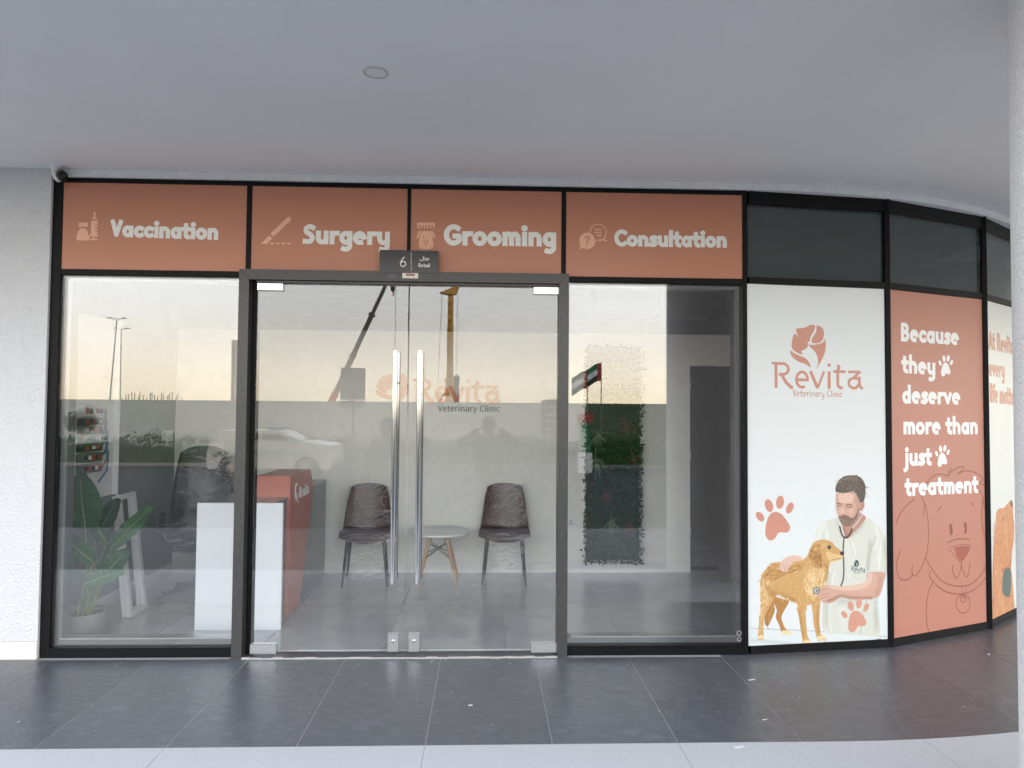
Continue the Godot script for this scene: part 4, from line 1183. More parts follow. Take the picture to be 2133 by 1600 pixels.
func poster_dog() -> void:
	var fc := facet_canvas(2, 700.0, lin(.7, .71, .68))
	var c: Canvas = fc[0]
	var kv := c.px(2080, 901).y - c.px(2080, 900).y
	var Y := func(a): return c.zoomed(a, 1840, 960, 3.809)
	var clay := lin(.53, .25, .17)
	c.text("At Revita", c.px(2059.5, 728), c.px(2112, 739), 27 * kv, clay, .34)
	c.text("every", c.px(2060, 783), c.px(2093, 788), 25 * kv, clay, .34)
	c.text("life matters", c.px(2061.5, 838), c.px(2113, 845), 27 * kv, clay, .34, "life matte")
	var pale := lin(.6, .61, .58)
	for q in [[835, -30, 850, -70, 880, -60, 900, -20, 925, 50], [905, 0, 960, -80, 1040, -118, 1110, -110], [1030, 860, 1060, 850, 1090, 820], [1035, 1110, 1070, 1090, 1095, 1040]]:
		c.stroke(c.smooth(Y.call(q), false, 5), 1.2 * kv, pale)
	var body := c.smooth(Y.call([862, 1322, 866, 1100, 868, 900, 880, 650, 896, 420, 922, 380, 960, 372, 990, 335, 1014, 312, 1030, 346, 1030, 420, 1041, 520, 1036, 620, 1026, 700, 1020, 780, 1016, 850, 1030, 1000, 1032, 1290]), true, 3)
	var g1 := lin(.6, .27, .12)
	var g2 := lin(.45, .17, .065)
	var g3 := lin(.72, .42, .24)
	c.poly(body, g1)
	fur(c, body, 2200, [g1, g2, g3, g1], 9 * kv, 1.2 * kv, func(p): return Vector2(sin(p.y * .09) * .8, 1))
	var SL := func(a, r, col, al): c.soft_line(c.smooth(c.zoomed(a, 1840, 960, 3.809), false, 4), r * kv / 3.809, col, al)
	SL.call([880, 500, 875, 700, 872, 950, 880, 1200], 34, lin(.36, .12, .04), .2)
	SL.call([960, 420, 975, 560, 985, 700], 40, lin(.78, .5, .32), .2)
	SL.call([940, 1120, 960, 1200, 980, 1280], 50, lin(.76, .48, .3), .16)
	SL.call([1010, 800, 990, 850, 940, 870], 28, lin(.32, .1, .035), .25)
	c.poly(c.smooth(Y.call([955, 880, 990, 845, 1012, 880, 1014, 980, 1005, 1070, 975, 1080, 945, 1040, 945, 960]), true, 3), lin(.1, .14, .12))
	c.ell(c.px(1840 + 957 / 3.809, 960 + 462 / 3.809), 2.2 * kv, 4.6 * kv, 0, lin(.04, .035, .03))
	c.poly(Y.call([1010, 318, 1020, 312, 1028, 350, 1014, 366]), lin(.03, .025, .025))
	for q in 5: c.stroke(Y.call([1038 + q * 9, 280 + q * 60, 1062 + q * 9, 200 + q * 60]), .9 * kv, lin(.3, .33, .32), false)
	c.poly(c.smooth(Y.call([1036, 600, 1060, 555, 1086, 580, 1084, 640, 1060, 668, 1040, 640]), true, 3), pale)
	put_poster(fc, "curly_dog_poster", "white poster with orange lettering and a curly ginger dog in a green scarf")

# ------------------------------------------------------------------ inside
const ZB := -2.28      # face of the back wall
const XL := -2.95      # face of the side wall
const FL := 0.01       # floor level inside
func room() -> void:
	var fl := struct_node("interior_floor")
	part(fl, "screed", spanned(Vector3(-3.2, -.15, -9.7), Vector3(1.7, .006, -.101)), M.grout)
	for ix in 6:
		for iz in 4:
			var x := XL + .8 * ix - .1
			var z := -.102 - .8 * iz
			part(fl, "tile", spanned(Vector3(x + .001, -.005, z - .799), Vector3(minf(x + .799, 1.7), FL, z - .001), .0008), M.room_tile[(ix * 2 + iz) % 3])
	var flat := Transform3D(Basis(Vector3(1, 0, 0), Vector3(0, 0, 1), Vector3(0, -1, 0)), Vector3.ZERO)
	var p := [Vector2(1.702, -3.4), Vector2(1.702, -.11)]
	for k in 9:
		var q := fp(k * .35, -.11)
		p.append(Vector2(maxf(q.x, 1.703 + .001 * k), q.z))
	p.append(Vector2(4.75, -3.4))
	part(fl, "tile", MB.new().prism(p, -FL, .005, flat), M.room_tile[1])
	# walls
	struct("side_wall", spanned(Vector3(-3.1, 0, -9.7), Vector3(XL, 3.0895, -.101)), M.grey_wall)
	struct("back_wall", spanned(Vector3(XL + .001, 0, ZB - .12), Vector3(2.0, 2.325, ZB)), M.plaster)
	struct("back_wall_lintel", spanned(Vector3(2.0005, 2.02, ZB - .12), Vector3(2.449, 2.325, ZB - .001)), M.plaster)
	struct("back_wall_return", spanned(Vector3(2.4495, 0, ZB - .12), Vector3(5.2, 3.0895, ZB)), M.grey_wall)
	struct("corridor_wall", spanned(Vector3(2.6, 0, -7.0), Vector3(2.7, 3.0895, ZB - .121)), M.grey_wall)
	struct("corridor_end_wall", spanned(Vector3(-2.949, 0, -7.1), Vector3(2.6, 3.0895, -7.0)), M.grey_wall)
	struct("skirting", spanned(Vector3(XL + .013, FL, ZB + .0005), Vector3(1.999, .105, ZB + .012), .002), M.trim)
	struct("skirting", spanned(Vector3(XL + .0005, FL, ZB + .001), Vector3(XL + .012, .105, -.6), .002), M.trim)
	struct("interior_ceiling", spanned(Vector3(-2.94, 3.055, -9.7), Vector3(1.69, 3.088, -.105)), M.dark_void)
	var ip := [Vector2(1.692, -9.0), Vector2(1.692, -.11)]
	for k in 9:
		var q := fp(k * .35, -.11)
		ip.append(Vector2(maxf(q.x, 1.693 + .001 * k), q.z))
	ip.append(Vector2(4.75, -9.0))
	struct("interior_ceiling", MB.new().prism(ip, -3.088, -3.055, flat), M.dark_void)
	# ducts and a tray hanging in the ceiling void
	var d := thing("air_duct", "grey sheet metal air duct hanging in the dark ceiling void over the doorway", "duct")
	part(d, "duct_run", spanned(Vector3(1.2, 2.62, -3.5), Vector3(2.55, 2.95, -3.1), .006), mat(lin(.3, .31, .31), .45, .4))
	part(d, "flange", spanned(Vector3(1.9, 2.6, -3.52), Vector3(1.94, 2.97, -3.08), .003), mat(lin(.36, .37, .37), .4, .5))
	for x in [1.4, 2.3]: part(d, "hanger", MB.new().tube([Vector3(x, 2.95, -3.3), Vector3(x, 3.056, -3.3)], .004, 6), M.alu)
	var pp := thing("fire_pipe", "thin red fire pipe under the dark ceiling", "pipe")
	part(pp, "pipe_run", MB.new().tube([Vector3(1.5, 2.86, -4.4), Vector3(2.58, 2.86, -4.4)], .025, 12), M.red)
	for x in [1.7, 2.2]: part(pp, "clamp", spanned(Vector3(x - .01, 2.83, -4.43), Vector3(x + .01, 3.056, -4.37), .002), M.alu)
	# glass door standing open in the doorway
	var gd := thing("inner_glass_door", "greenish glass door standing open in the dark doorway beyond the plant wall", "glass door", Vector3(2.03, 0, ZB - .13))
	part(gd, "pane", spanned(Vector3(0, .02, -.85), Vector3(.01, 2.0, 0)), M.green_glass)
	for y in [.35, 1.1, 1.8]: part(gd, "hinge", spanned(Vector3(-.008, y, -.06), Vector3(.018, y + .07, .0), .002), M.steel)
	part(gd, "handle", MB.new().tube([Vector3(.05, .9, -.75), Vector3(.05, 1.25, -.75)], .01, 10), M.chrome)
	single("floor_mat", spanned(on_y(1442, 1189, .011), on_y(1490, 1184, .011) + Vector3(.02, .008, -.05), .002), mat(lin(.02, .02, .02), .9), "thin black mat on the floor of the dark doorway", "mat")

func desk() -> void:
	var t := thing("reception_desk", "reception desk with a white end panel and a tall salmon block bearing the logo", "desk")
	part(t, "body", spanned(Vector3(-2.0, FL, -2.2), Vector3(-1.502, .875, -.545), .002), M.desk_grey)
	part(t, "worktop", spanned(Vector3(-2.0, .8755, -2.2), Vector3(-1.495, .9, -.545), .002), mat(lin(.3, .31, .31), .2))
	part(t, "end_panel", spanned(Vector3(-2.03, FL, -.5445), Vector3(-1.43, .9, -.52), .002), M.board)
	var yz := Transform3D(Basis(Vector3(0, 0, -1), Vector3(0, 1, 0), Vector3(1, 0, 0)), Vector3.ZERO)   # x of the outline runs into the room
	var block := part(t, "salmon_block", MB.new().prism([Vector2(.88, FL), Vector2(.88, 1.058), Vector2(1.5, 1.058), Vector2(1.62, .9), Vector2(1.22, FL)], -1.74, -1.478, yz), M.salmon)
	# logo on the side of the block
	var lg := MB.new()
	var at := Transform3D(Basis(Vector3(0, 0, -1), Vector3(0, 1, 0), Vector3(1, 0, 0)), Vector3(-1.4778, .86, -1.0))
	lg.ribbon(arc(.05, .06, .035, .06, 60, 330, 12), .014, 0, .006, at)
	lg.ribbon(pl([.05, .05, .1, -.03]), .014, 0, .0055, at)
	part(block, "emblem", lg, M.white)
	var k := 0.085
	for L in logo_letters():
		var m := MB.new()
		var i := 0
		for st in L[1]:
			var p := []
			for q in st[0]: p.append(Vector2(.13 + (L[0] + q.x) * k, q.y * k))
			m.ribbon(p, st[1] * k * 1.2, 0.0, .006 + .0004 * i, at)
			i += 1
		part(block, "letter", m, M.white)

func crumpled(m: MB, rows: Array, jit: float) -> void:   # loose film: rings of points, faceted
	for i in rows.size() - 1:
		for k in rows[i].size():
			var l: int = (k + 1) % rows[i].size()
			var a: Vector3 = rows[i][k]
			var b: Vector3 = rows[i][l]
			var d: Vector3 = rows[i + 1][l]
			var e: Vector3 = rows[i + 1][k]
			var o = (a + b + d + e) * .25 - (rows[i][0] + rows[i][rows[i].size() / 2]) * .5
			m.flat(a, b, d, o)
			m.flat(a, d, e, o)
func film_ring(c: Vector3, rx: float, rz: float, n: int, jit: float) -> Array:
	var r := []
	for k in n:
		var a := TAU * k / n
		var sq := 1.0 / maxf(absf(cos(a)), absf(sin(a)))
		var q := lerpf(1.0, sq, .45) * (1.0 + rng.randf_range(-jit, jit))
		r.append(c + Vector3(cos(a) * rx * q, rng.randf_range(-jit, jit) * .12, sin(a) * rz * q))
	return r

func fold_glints(m: MB, lo: Vector3, hi: Vector3, n: int, len_: float, slope: float) -> void:   # whitish strips painting the glints along film creases, on a face towards +z
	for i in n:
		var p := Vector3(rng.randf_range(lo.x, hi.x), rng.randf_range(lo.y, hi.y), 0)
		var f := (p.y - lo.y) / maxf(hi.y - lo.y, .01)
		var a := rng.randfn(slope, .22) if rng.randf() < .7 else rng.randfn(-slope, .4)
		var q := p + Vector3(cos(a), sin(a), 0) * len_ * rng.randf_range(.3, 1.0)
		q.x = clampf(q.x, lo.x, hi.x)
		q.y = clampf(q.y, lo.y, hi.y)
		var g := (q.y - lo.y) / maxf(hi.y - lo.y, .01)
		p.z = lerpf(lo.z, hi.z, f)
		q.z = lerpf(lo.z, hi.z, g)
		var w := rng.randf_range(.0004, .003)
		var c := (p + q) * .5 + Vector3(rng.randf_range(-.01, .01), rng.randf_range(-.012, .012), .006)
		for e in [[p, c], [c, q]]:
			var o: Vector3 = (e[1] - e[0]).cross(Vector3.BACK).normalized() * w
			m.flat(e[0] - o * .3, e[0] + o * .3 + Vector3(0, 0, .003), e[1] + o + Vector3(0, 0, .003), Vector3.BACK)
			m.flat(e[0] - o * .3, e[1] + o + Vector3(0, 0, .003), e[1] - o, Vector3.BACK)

func shell(grid: Array, thick: float) -> MB:   # a curved slab from a grid of points
	var m := MB.new()
	var R := grid.size()
	var C: int = grid[0].size()
	var N := []
	for i in R:
		var row := []
		for j in C:
			var du: Vector3 = grid[mini(i + 1, R - 1)][j] - grid[maxi(i - 1, 0)][j]
			var dv: Vector3 = grid[i][mini(j + 1, C - 1)] - grid[i][maxi(j - 1, 0)]
			row.append(dv.cross(du).normalized())
		N.append(row)
	for s in [1.0, -1.0]:
		for i in R - 1:
			for j in C - 1:
				var P := []
				var Q := []
				for q in [[i, j], [i, j + 1], [i + 1, j + 1], [i + 1, j]]:
					P.append(grid[q[0]][q[1]] + N[q[0]][q[1]] * thick * .5 * s)
					Q.append(N[q[0]][q[1]] * s)
				m.tri(P[0], P[1], P[2], Q[0], Q[1], Q[2])
				m.tri(P[0], P[2], P[3], Q[0], Q[2], Q[3])
	var rim := []
	for j in C: rim.append([0, j])
	for i in range(1, R): rim.append([i, C - 1])
	for j in range(C - 2, -1, -1): rim.append([R - 1, j])
	for i in range(R - 2, 0, -1): rim.append([i, 0])
	var mid: Vector3 = grid[R / 2][C / 2]
	for k in rim.size():
		var a: Array = rim[k]
		var b: Array = rim[(k + 1) % rim.size()]
		var pa: Vector3 = grid[a[0]][a[1]]
		var pb: Vector3 = grid[b[0]][b[1]]
		var na: Vector3 = N[a[0]][a[1]] * thick * .5
		var nb: Vector3 = N[b[0]][b[1]] * thick * .5
		var e := (pb - pa).cross(na).normalized()
		if e.dot(pa - mid) < 0: e = -e
		m.quad(pa + na, pb + nb, pb - nb, pa - na, e)
	return m

func visitor_chair(label: String, at: Vector3, turn: float) -> Node3D:
	var t := thing("visitor_chair", label, "chair", at, "film wrapped visitor chairs")
	t.rotation.y = turn
	# seat and back as one bent padded shell: local +z is the front
	var seat := []
	for i in 7:
		var f := i / 6.0
		var row := []
		for j in 9:
			var g := j / 8.0 * 2 - 1
			var w := lerpf(.19, .235, sin(f * PI * .62)) * (1.0 if f < .8 else sqrt(maxf(.25, 1.0 - pow((f - .8) / .2, 2) * .6)))
			row.append(Vector3(g * w, .435 + .02 * g * g - .012 * sin(f * PI) - (.03 * pow(maxf(0, f - .75) / .25, 2)), -.2 + .42 * f - .03 * g * g * f))
		seat.append(row)
	part(t, "seat", shell(seat, .055), M.leather)
	var back := []
	for i in 8:
		var f := i / 7.0
		var row := []
		for j in 9:
			var g := j / 8.0 * 2 - 1
			var w := lerpf(.225, .165, f) * (1.0 if f < .88 else .95)
			var y := .43 + .43 * f - (.03 * pow(absf(g), 4) if f > .85 else 0.0)
			row.append(Vector3(g * w, y, -.2 - .07 * f + .045 * g * g))
		back.append(row)
	part(t, "backrest", shell(back, .04), M.leather)
	var ti := 0
	for s in [[-.155, .15, -.195, .2], [.155, .15, .195, .2], [-.15, -.13, -.185, -.2], [.15, -.13, .185, -.2]]:
		part(t, "leg", MB.new().tube([Vector3(s[0], .42, s[1]), Vector3(s[2], 0, s[3])], [.017, .009], 10), M.black_leg)
	part(t, "under_frame", spanned(Vector3(-.16, .395, -.14), Vector3(.16, .41, .16), .003), M.black_leg)
	# stretch film round the back, the seat and the legs
	var fm := MB.new()
	var rows := []
	for i in 14:
		var f := i / 13.0
		rows.append(film_ring(Vector3(0, .4 + .47 * f, -.19 - .07 * f), lerpf(.24, .185, f), .04, 22, .035))
	crumpled(fm, rows, .02)
	rows = []
	for i in 7:
		var f := i / 6.0
		rows.append(film_ring(Vector3(0, .385 + .1 * f, .01), .255, .25, 26, .03))
	crumpled(fm, rows, .02)
	part(t, "film", fm, M.wrap)
	fm = MB.new()
	rows = []
	var low := .06 if turn > 0 else .12
	for i in 12:
		var f := i / 11.0
		rows.append(film_ring(Vector3(0, lerpf(low, .4, f) + rng.randf_range(-.01, .01), .0), lerpf(.19, .17, f), lerpf(.2, .16, f), 20, .05))
	crumpled(fm, rows, .05)
	part(t, "film", fm, M.wrap)
	fm = MB.new()
	fold_glints(fm, Vector3(-.21, .46, -.12), Vector3(.21, .62, -.15), 34, .3, .3)
	fold_glints(fm, Vector3(-.17, .6, -.15), Vector3(.17, .86, -.2), 60, .28, .45)
	fold_glints(fm, Vector3(-.22, .4, .24), Vector3(.22, .47, .24), 24, .3, .04)
	fold_glints(fm, Vector3(-.17, low, .2), Vector3(.17, .39, .17), 120, .16, .25)
	part(t, "film_glints", fm, M.fold_glint).set_meta("kind", "stuff")
	return t

func seats() -> void:
	visitor_chair("brown visitor chair in clear film standing next to the reception desk", Vector3(-1.065, FL, -1.92), .1)
	visitor_chair("brown visitor chair in clear film standing next to the power socket", Vector3(.185, FL, -1.975), -.03)
	var t := thing("side_table", "round white side table with splayed wooden legs between the two wrapped chairs", "table", Vector3(-.415, FL, -1.93))
	part(t, "table_top", MB.new().lathe([Vector2(0, .435), Vector2(.26, .435), Vector2(.278, .441), Vector2(.284, .45), Vector2(.278, .459), Vector2(.27, .462), Vector2(0, .462)], Transform3D(), 48), mat(lin(.74, .75, .75), .3))
	for s in [[-1, 1], [1, 1], [-1, -1], [1, -1]]:
		part(t, "leg", MB.new().tube([Vector3(s[0] * .075, .41, s[1] * .075), Vector3(s[0] * .175, 0, s[1] * .175)], [.017, .011], 12), M.wood)
		part(t, "bracket", MB.new().tube([Vector3(s[0] * .06, .436, s[1] * .06), Vector3(s[0] * .082, .385, s[1] * .082)], .013, 8), M.black_leg)
	for s in [[-1, 1, 1, -1], [1, 1, -1, -1], [-1, -1, 1, 1], [1, -1, -1, 1]]:
		part(t, "brace_rod", MB.new().tube([Vector3(s[0] * .088, .36, s[1] * .088), Vector3(s[2] * .12, .235, s[3] * .12)], .0035, 6), M.black_leg)
	for s in [[-1, 1, 1, 1], [1, 1, -1, 1], [1, -1, 1, 1], [-1, -1, -1, 1]]:
		part(t, "brace_rod", MB.new().tube([Vector3(s[0] * .088, .37, s[1] * .088), Vector3(s[2] * .125, .22, s[3] * .125)], .0035, 6), M.black_leg)
	var fm := MB.new()
	var rows := []
	for q in [[.05, .471], [.16, .474], [.25, .471], [.292, .455], [.285, .42], [.262, .37], [.25, .33]]:
		rows.append(film_ring(Vector3(0, q[1], 0), q[0] * .9, q[0] * .9, 28, .035))
	crumpled(fm, rows, .02)
	part(t, "film", fm, M.wrap)
	fm = MB.new()
	fold_glints(fm, Vector3(-.2, .33, .24), Vector3(.2, .44, .27), 26, .12, -.5)
	part(t, "film_glints", fm, M.fold_glint).set_meta("kind", "stuff")
	# the swivel chair behind the desk, still in its film
	var c := thing("office_chair", "black high-backed office chair wrapped in clear film behind the reception desk", "office chair", Vector3(-2.33, FL, -1.38))
	c.rotation.y = .35
	var back := []
	for i in 9:
		var f := i / 8.0
		var row := []
		for j in 9:
			var g := j / 8.0 * 2 - 1
			var w := lerpf(.25, .2, f) * (1.0 - .12 * pow(f, 6))
			row.append(Vector3(g * w, .52 + .7 * f - .04 * pow(absf(g), 4) * f, -.24 - .12 * f + .05 * g * g + .03 * sin(f * PI)))
		back.append(row)
	part(c, "backrest", shell(back, .08), M.black_leather)
	var seat := []
	for i in 6:
		var row := []
		for j in 7:
			var g := j / 6.0 * 2 - 1
			row.append(Vector3(g * .25, .49 + .015 * g * g - .03 * pow(i / 5.0, 4), -.25 + .48 * i / 5.0))
		seat.append(row)
	part(c, "seat", shell(seat, .09), M.black_leather)
	for s in [-1, 1]:
		part(c, "armrest", MB.new().tube([Vector3(s * .27, .46, -.12), Vector3(s * .3, .62, -.14), Vector3(s * .3, .68, -.05), Vector3(s * .3, .68, .14), Vector3(s * .28, .6, .18)], .022, 10), M.black_leg)
	part(c, "gas_lift", MB.new().lathe([Vector2(.03, .1), Vector2(.03, .28), Vector2(.018, .28), Vector2(.018, .45)], Transform3D(), 16), M.black_leg)
	for k in 5:
		var a := TAU * k / 5 + .3
		var e := Vector3(cos(a), 0, sin(a))
		var leg := part(c, "leg", MB.new().bar(Vector3(0, .12, 0) + e * .03, Vector3(0, .075, 0) + e * .29, .04, .03, Vector3.UP, .004), M.black_leg)
		part(leg, "caster", MB.new().lathe([Vector2(0, -.022), Vector2(.026, -.022), Vector2(.03, -.015), Vector2(.03, .015), Vector2(.026, .022), Vector2(0, .022)], Transform3D(Basis(e.cross(Vector3.UP), PI / 2) * Basis(Vector3.UP, 0), e * .3 + Vector3(0, .031, 0)), 16), M.black_leg)
	fm = MB.new()
	rows = []
	for i in 16:
		var f := i / 15.0
		rows.append(film_ring(Vector3(0, .5 + .75 * f, -.24 - .12 * f), lerpf(.29, .22, f), .085, 22, .04))
	crumpled(fm, rows, .03)
	rows = []
	for i in 9:
		var f := i / 8.0
		rows.append(film_ring(Vector3(0, .38 + .34 * f, .0), lerpf(.3, .35, f), lerpf(.28, .3, f), 24, .05))
	crumpled(fm, rows, .03)
	part(c, "film", fm, M.wrap)
	fm = MB.new()
	fold_glints(fm, Vector3(-.22, .7, -.13), Vector3(.22, 1.2, -.2), 80, .26, -.4)
	fold_glints(fm, Vector3(-.3, .42, .27), Vector3(.3, .7, .3), 55, .24, .3)
	part(c, "film_glints", fm, M.fold_glint).set_meta("kind", "stuff")

# ------------------------------------------------------------------ plants
func blade(base: Vector3, tip: Vector3, wd: float, face: Vector3, sag: float, tone: float) -> MB:
	var m := MB.new()
	m.colored = true
	var ax := (tip - base)
	var side := ax.normalized().cross(face).normalized()
	var up := side.cross(ax.normalized()).normalized()
	if up.dot(face) < 0: up = -up
	var grid := []
	var R := 14
	for i in R + 1:
		var f := float(i) / R
		var w := wd * .5 * pow(sin(PI * clampf(.04 + .93 * pow(f, .8), 0, 1)), .62)
		var row := []
		for j in 7:
			var g := j / 6.0 * 2 - 1
			row.append(base + ax * f + side * g * w + up * (-sag * f * f + absf(g) * w * .3 + .006 * sin(f * 40 + g * 3) * absf(g)))
		grid.append(row)
	for i in R:
		for j in 6:
			var v := tone * rng.randf_range(.85, 1.15)
			m.col = Color(.03 * v, .085 * v, .028 * v)
			var P := [grid[i][j], grid[i][j + 1], grid[i + 1][j + 1], grid[i + 1][j]]
			var nn: Vector3 = (P[1] - P[0]).cross(P[3] - P[0])
			if nn.length() < 1e-9: nn = up
			nn = nn.normalized()
			if nn.dot(up) < 0: nn = -nn
			m.tri(P[0], P[1], P[2], nn, nn, nn)
			m.tri(P[0], P[2], P[3], nn, nn, nn)
	return m
func plants() -> void:
	var pc := Vector3(-2.705, FL, -.36)
	var t := thing("potted_plant", "broad-leaved plant in a speckled grey pot inside the window corner", "plant", pc)
	var pot := part(t, "pot", MB.new().lathe([Vector2(.0, 0), Vector2(.118, 0), Vector2(.13, .008), Vector2(.142, .1), Vector2(.146, .178), Vector2(.143, .184), Vector2(.136, .18), Vector2(.132, .15), Vector2(0, .15)], Transform3D(), 48), M.pot)
	part(pot, "soil", MB.new().lathe([Vector2(.1325, .152), Vector2(.06, .16), Vector2(0, .158)], Transform3D(), 24), M.soil)
	for q in [[178, 1103, 166, 988, -.38, .27, .02, 1.1], [196, 1172, 119, 1108, -.26, .13, .05, 1.0], [232, 1142, 314, 1056, -.5, .12, .03, 1.25], [206, 1212, 262, 1148, -.3, .17, .03, .9],
			[222, 1130, 200, 1090, -.55, .1, .0, .9], [178, 1215, 250, 1190, -.22, .1, .05, 1.2], [200, 1120, 245, 1040, -.6, .15, .02, .8]]:
		var z: float = q[4]
		var b := on_z(q[0], q[1], z) - pc
		var e := on_z(q[2], q[3], z + .04) - pc
		var leaf := part(t, "leaf", blade(b, e, q[5], Vector3(.1, .35, 1).normalized(), q[6], q[7]), M.leaf)
		var st := Vector3(rng.randf_range(-.035, .035), .15, rng.randf_range(-.03, .03))
		part(leaf, "stalk", MB.new().tube([st, st.lerp(b, .5) + Vector3(st.x * .4, .02, 0), b, b.lerp(e, .5) + Vector3(0, 0, .008), b.lerp(e, .92) + Vector3(0, 0, .002)], [.009, .007, .005, .003, .001], 8), M.stem)
	# panel of artificial greenery on the back wall
	var a := on_z(1221, 1172, ZB + .05)
	var b := on_z(1333, 1172, ZB + .05)
	var g := thing("green_wall_panel", "tall panel of artificial leaves hung on the plaster wall beside the doorway", "plant wall", Vector3((a.x + b.x) * .5, a.y, ZB))
	var w := b.x - a.x
	var H := 2.2 - a.y
	part(g, "backing", spanned(Vector3(-w * .5, 0.02, .001), Vector3(w * .5, H, .02)), mat(lin(.03, .075, .02), .9))
	part(g, "edge_strip", spanned(Vector3(-w * .5 - .012, 0.1, .001), Vector3(-w * .5 - .001, H, .024)), M.trim)
	var m := MB.new()
	m.colored = true
	for i in 8500:
		var p := Vector3(rng.randf_range(-w * .5, w * .5), rng.randf_range(-.01, H), rng.randf_range(.02, .075))
		if rng.randf() < .09: p.x = (w * .5 + absf(rng.randfn(0, .012))) * (1 if rng.randf() < .5 else -1)
		var s := rng.randf_range(.018, .04)
		var d := Vector3(rng.randfn(0, 1), rng.randfn(-.2, 1), rng.randf_range(.2, 1.2)).normalized()
		var e := d.cross(Vector3(rng.randfn(0, 1), rng.randfn(0, 1), rng.randfn(0, 1))).normalized()
		var v := rng.randf_range(.6, 1.3)
		var warm := rng.randf() < .06
		m.col = Color(.1 * v, .07 * v, .03 * v) if warm else Color(.016 * v, .055 * v, .011 * v)
		var q := [p, p + d * s * .5 + e * s * .32, p + d * s, p + d * s * .5 - e * s * .32]
		var nn := d.cross(e).normalized()
		if nn.z < 0: nn = -nn
		m.tri(q[0], q[1], q[2], nn, nn, nn)
		m.tri(q[0], q[2], q[3], nn, nn, nn)
	var fo := part(g, "foliage", m, M.leaf)
	fo.set_meta("kind", "stuff")
	# tufts of grassy blades
	for q in [[1245, 905, .16, 0], [1240, 955, .2, 0], [1270, 1085, .16, 0], [1320, 950, .16, 1], [1305, 885, .15, 1], [1310, 1092, .12, 1], [1262, 1030, .1, 1]]:
		var c := on_z(q[0], q[1], ZB + .09) - g.position
		var tf := MB.new()
		tf.colored = true
		for k in 26:
			var ang := rng.randf_range(-2.6, -.5) if rng.randf() < .7 else rng.randf_range(0, TAU)
			var v := rng.randf_range(.7, 1.3)
			tf.col = Color(.16 * v, .2 * v, .13 * v) if q[3] == 0 else Color(.12 * v, .06 * v, .035 * v)
			var L: float = q[2] * rng.randf_range(.4, 1.0)
			var dir := Vector3(cos(ang), sin(ang), 0)
			var mid := c + dir * L * .5 + Vector3(0, .01, .05)
			var end := c + dir * L + Vector3(0, -.02, .04)
			var o := dir.cross(Vector3.BACK) * .003
			tf.tri(c - o, c + o, mid + o, Vector3.BACK, Vector3.BACK, Vector3.BACK)
			tf.tri(c - o, mid + o, mid - o, Vector3.BACK, Vector3.BACK, Vector3.BACK)
			tf.tri(mid - o, mid + o, end, Vector3.BACK, Vector3.BACK, Vector3.BACK)
		var tn := part(g, "grass_tuft", tf, M.leaf)
		tn.set_meta("kind", "stuff")

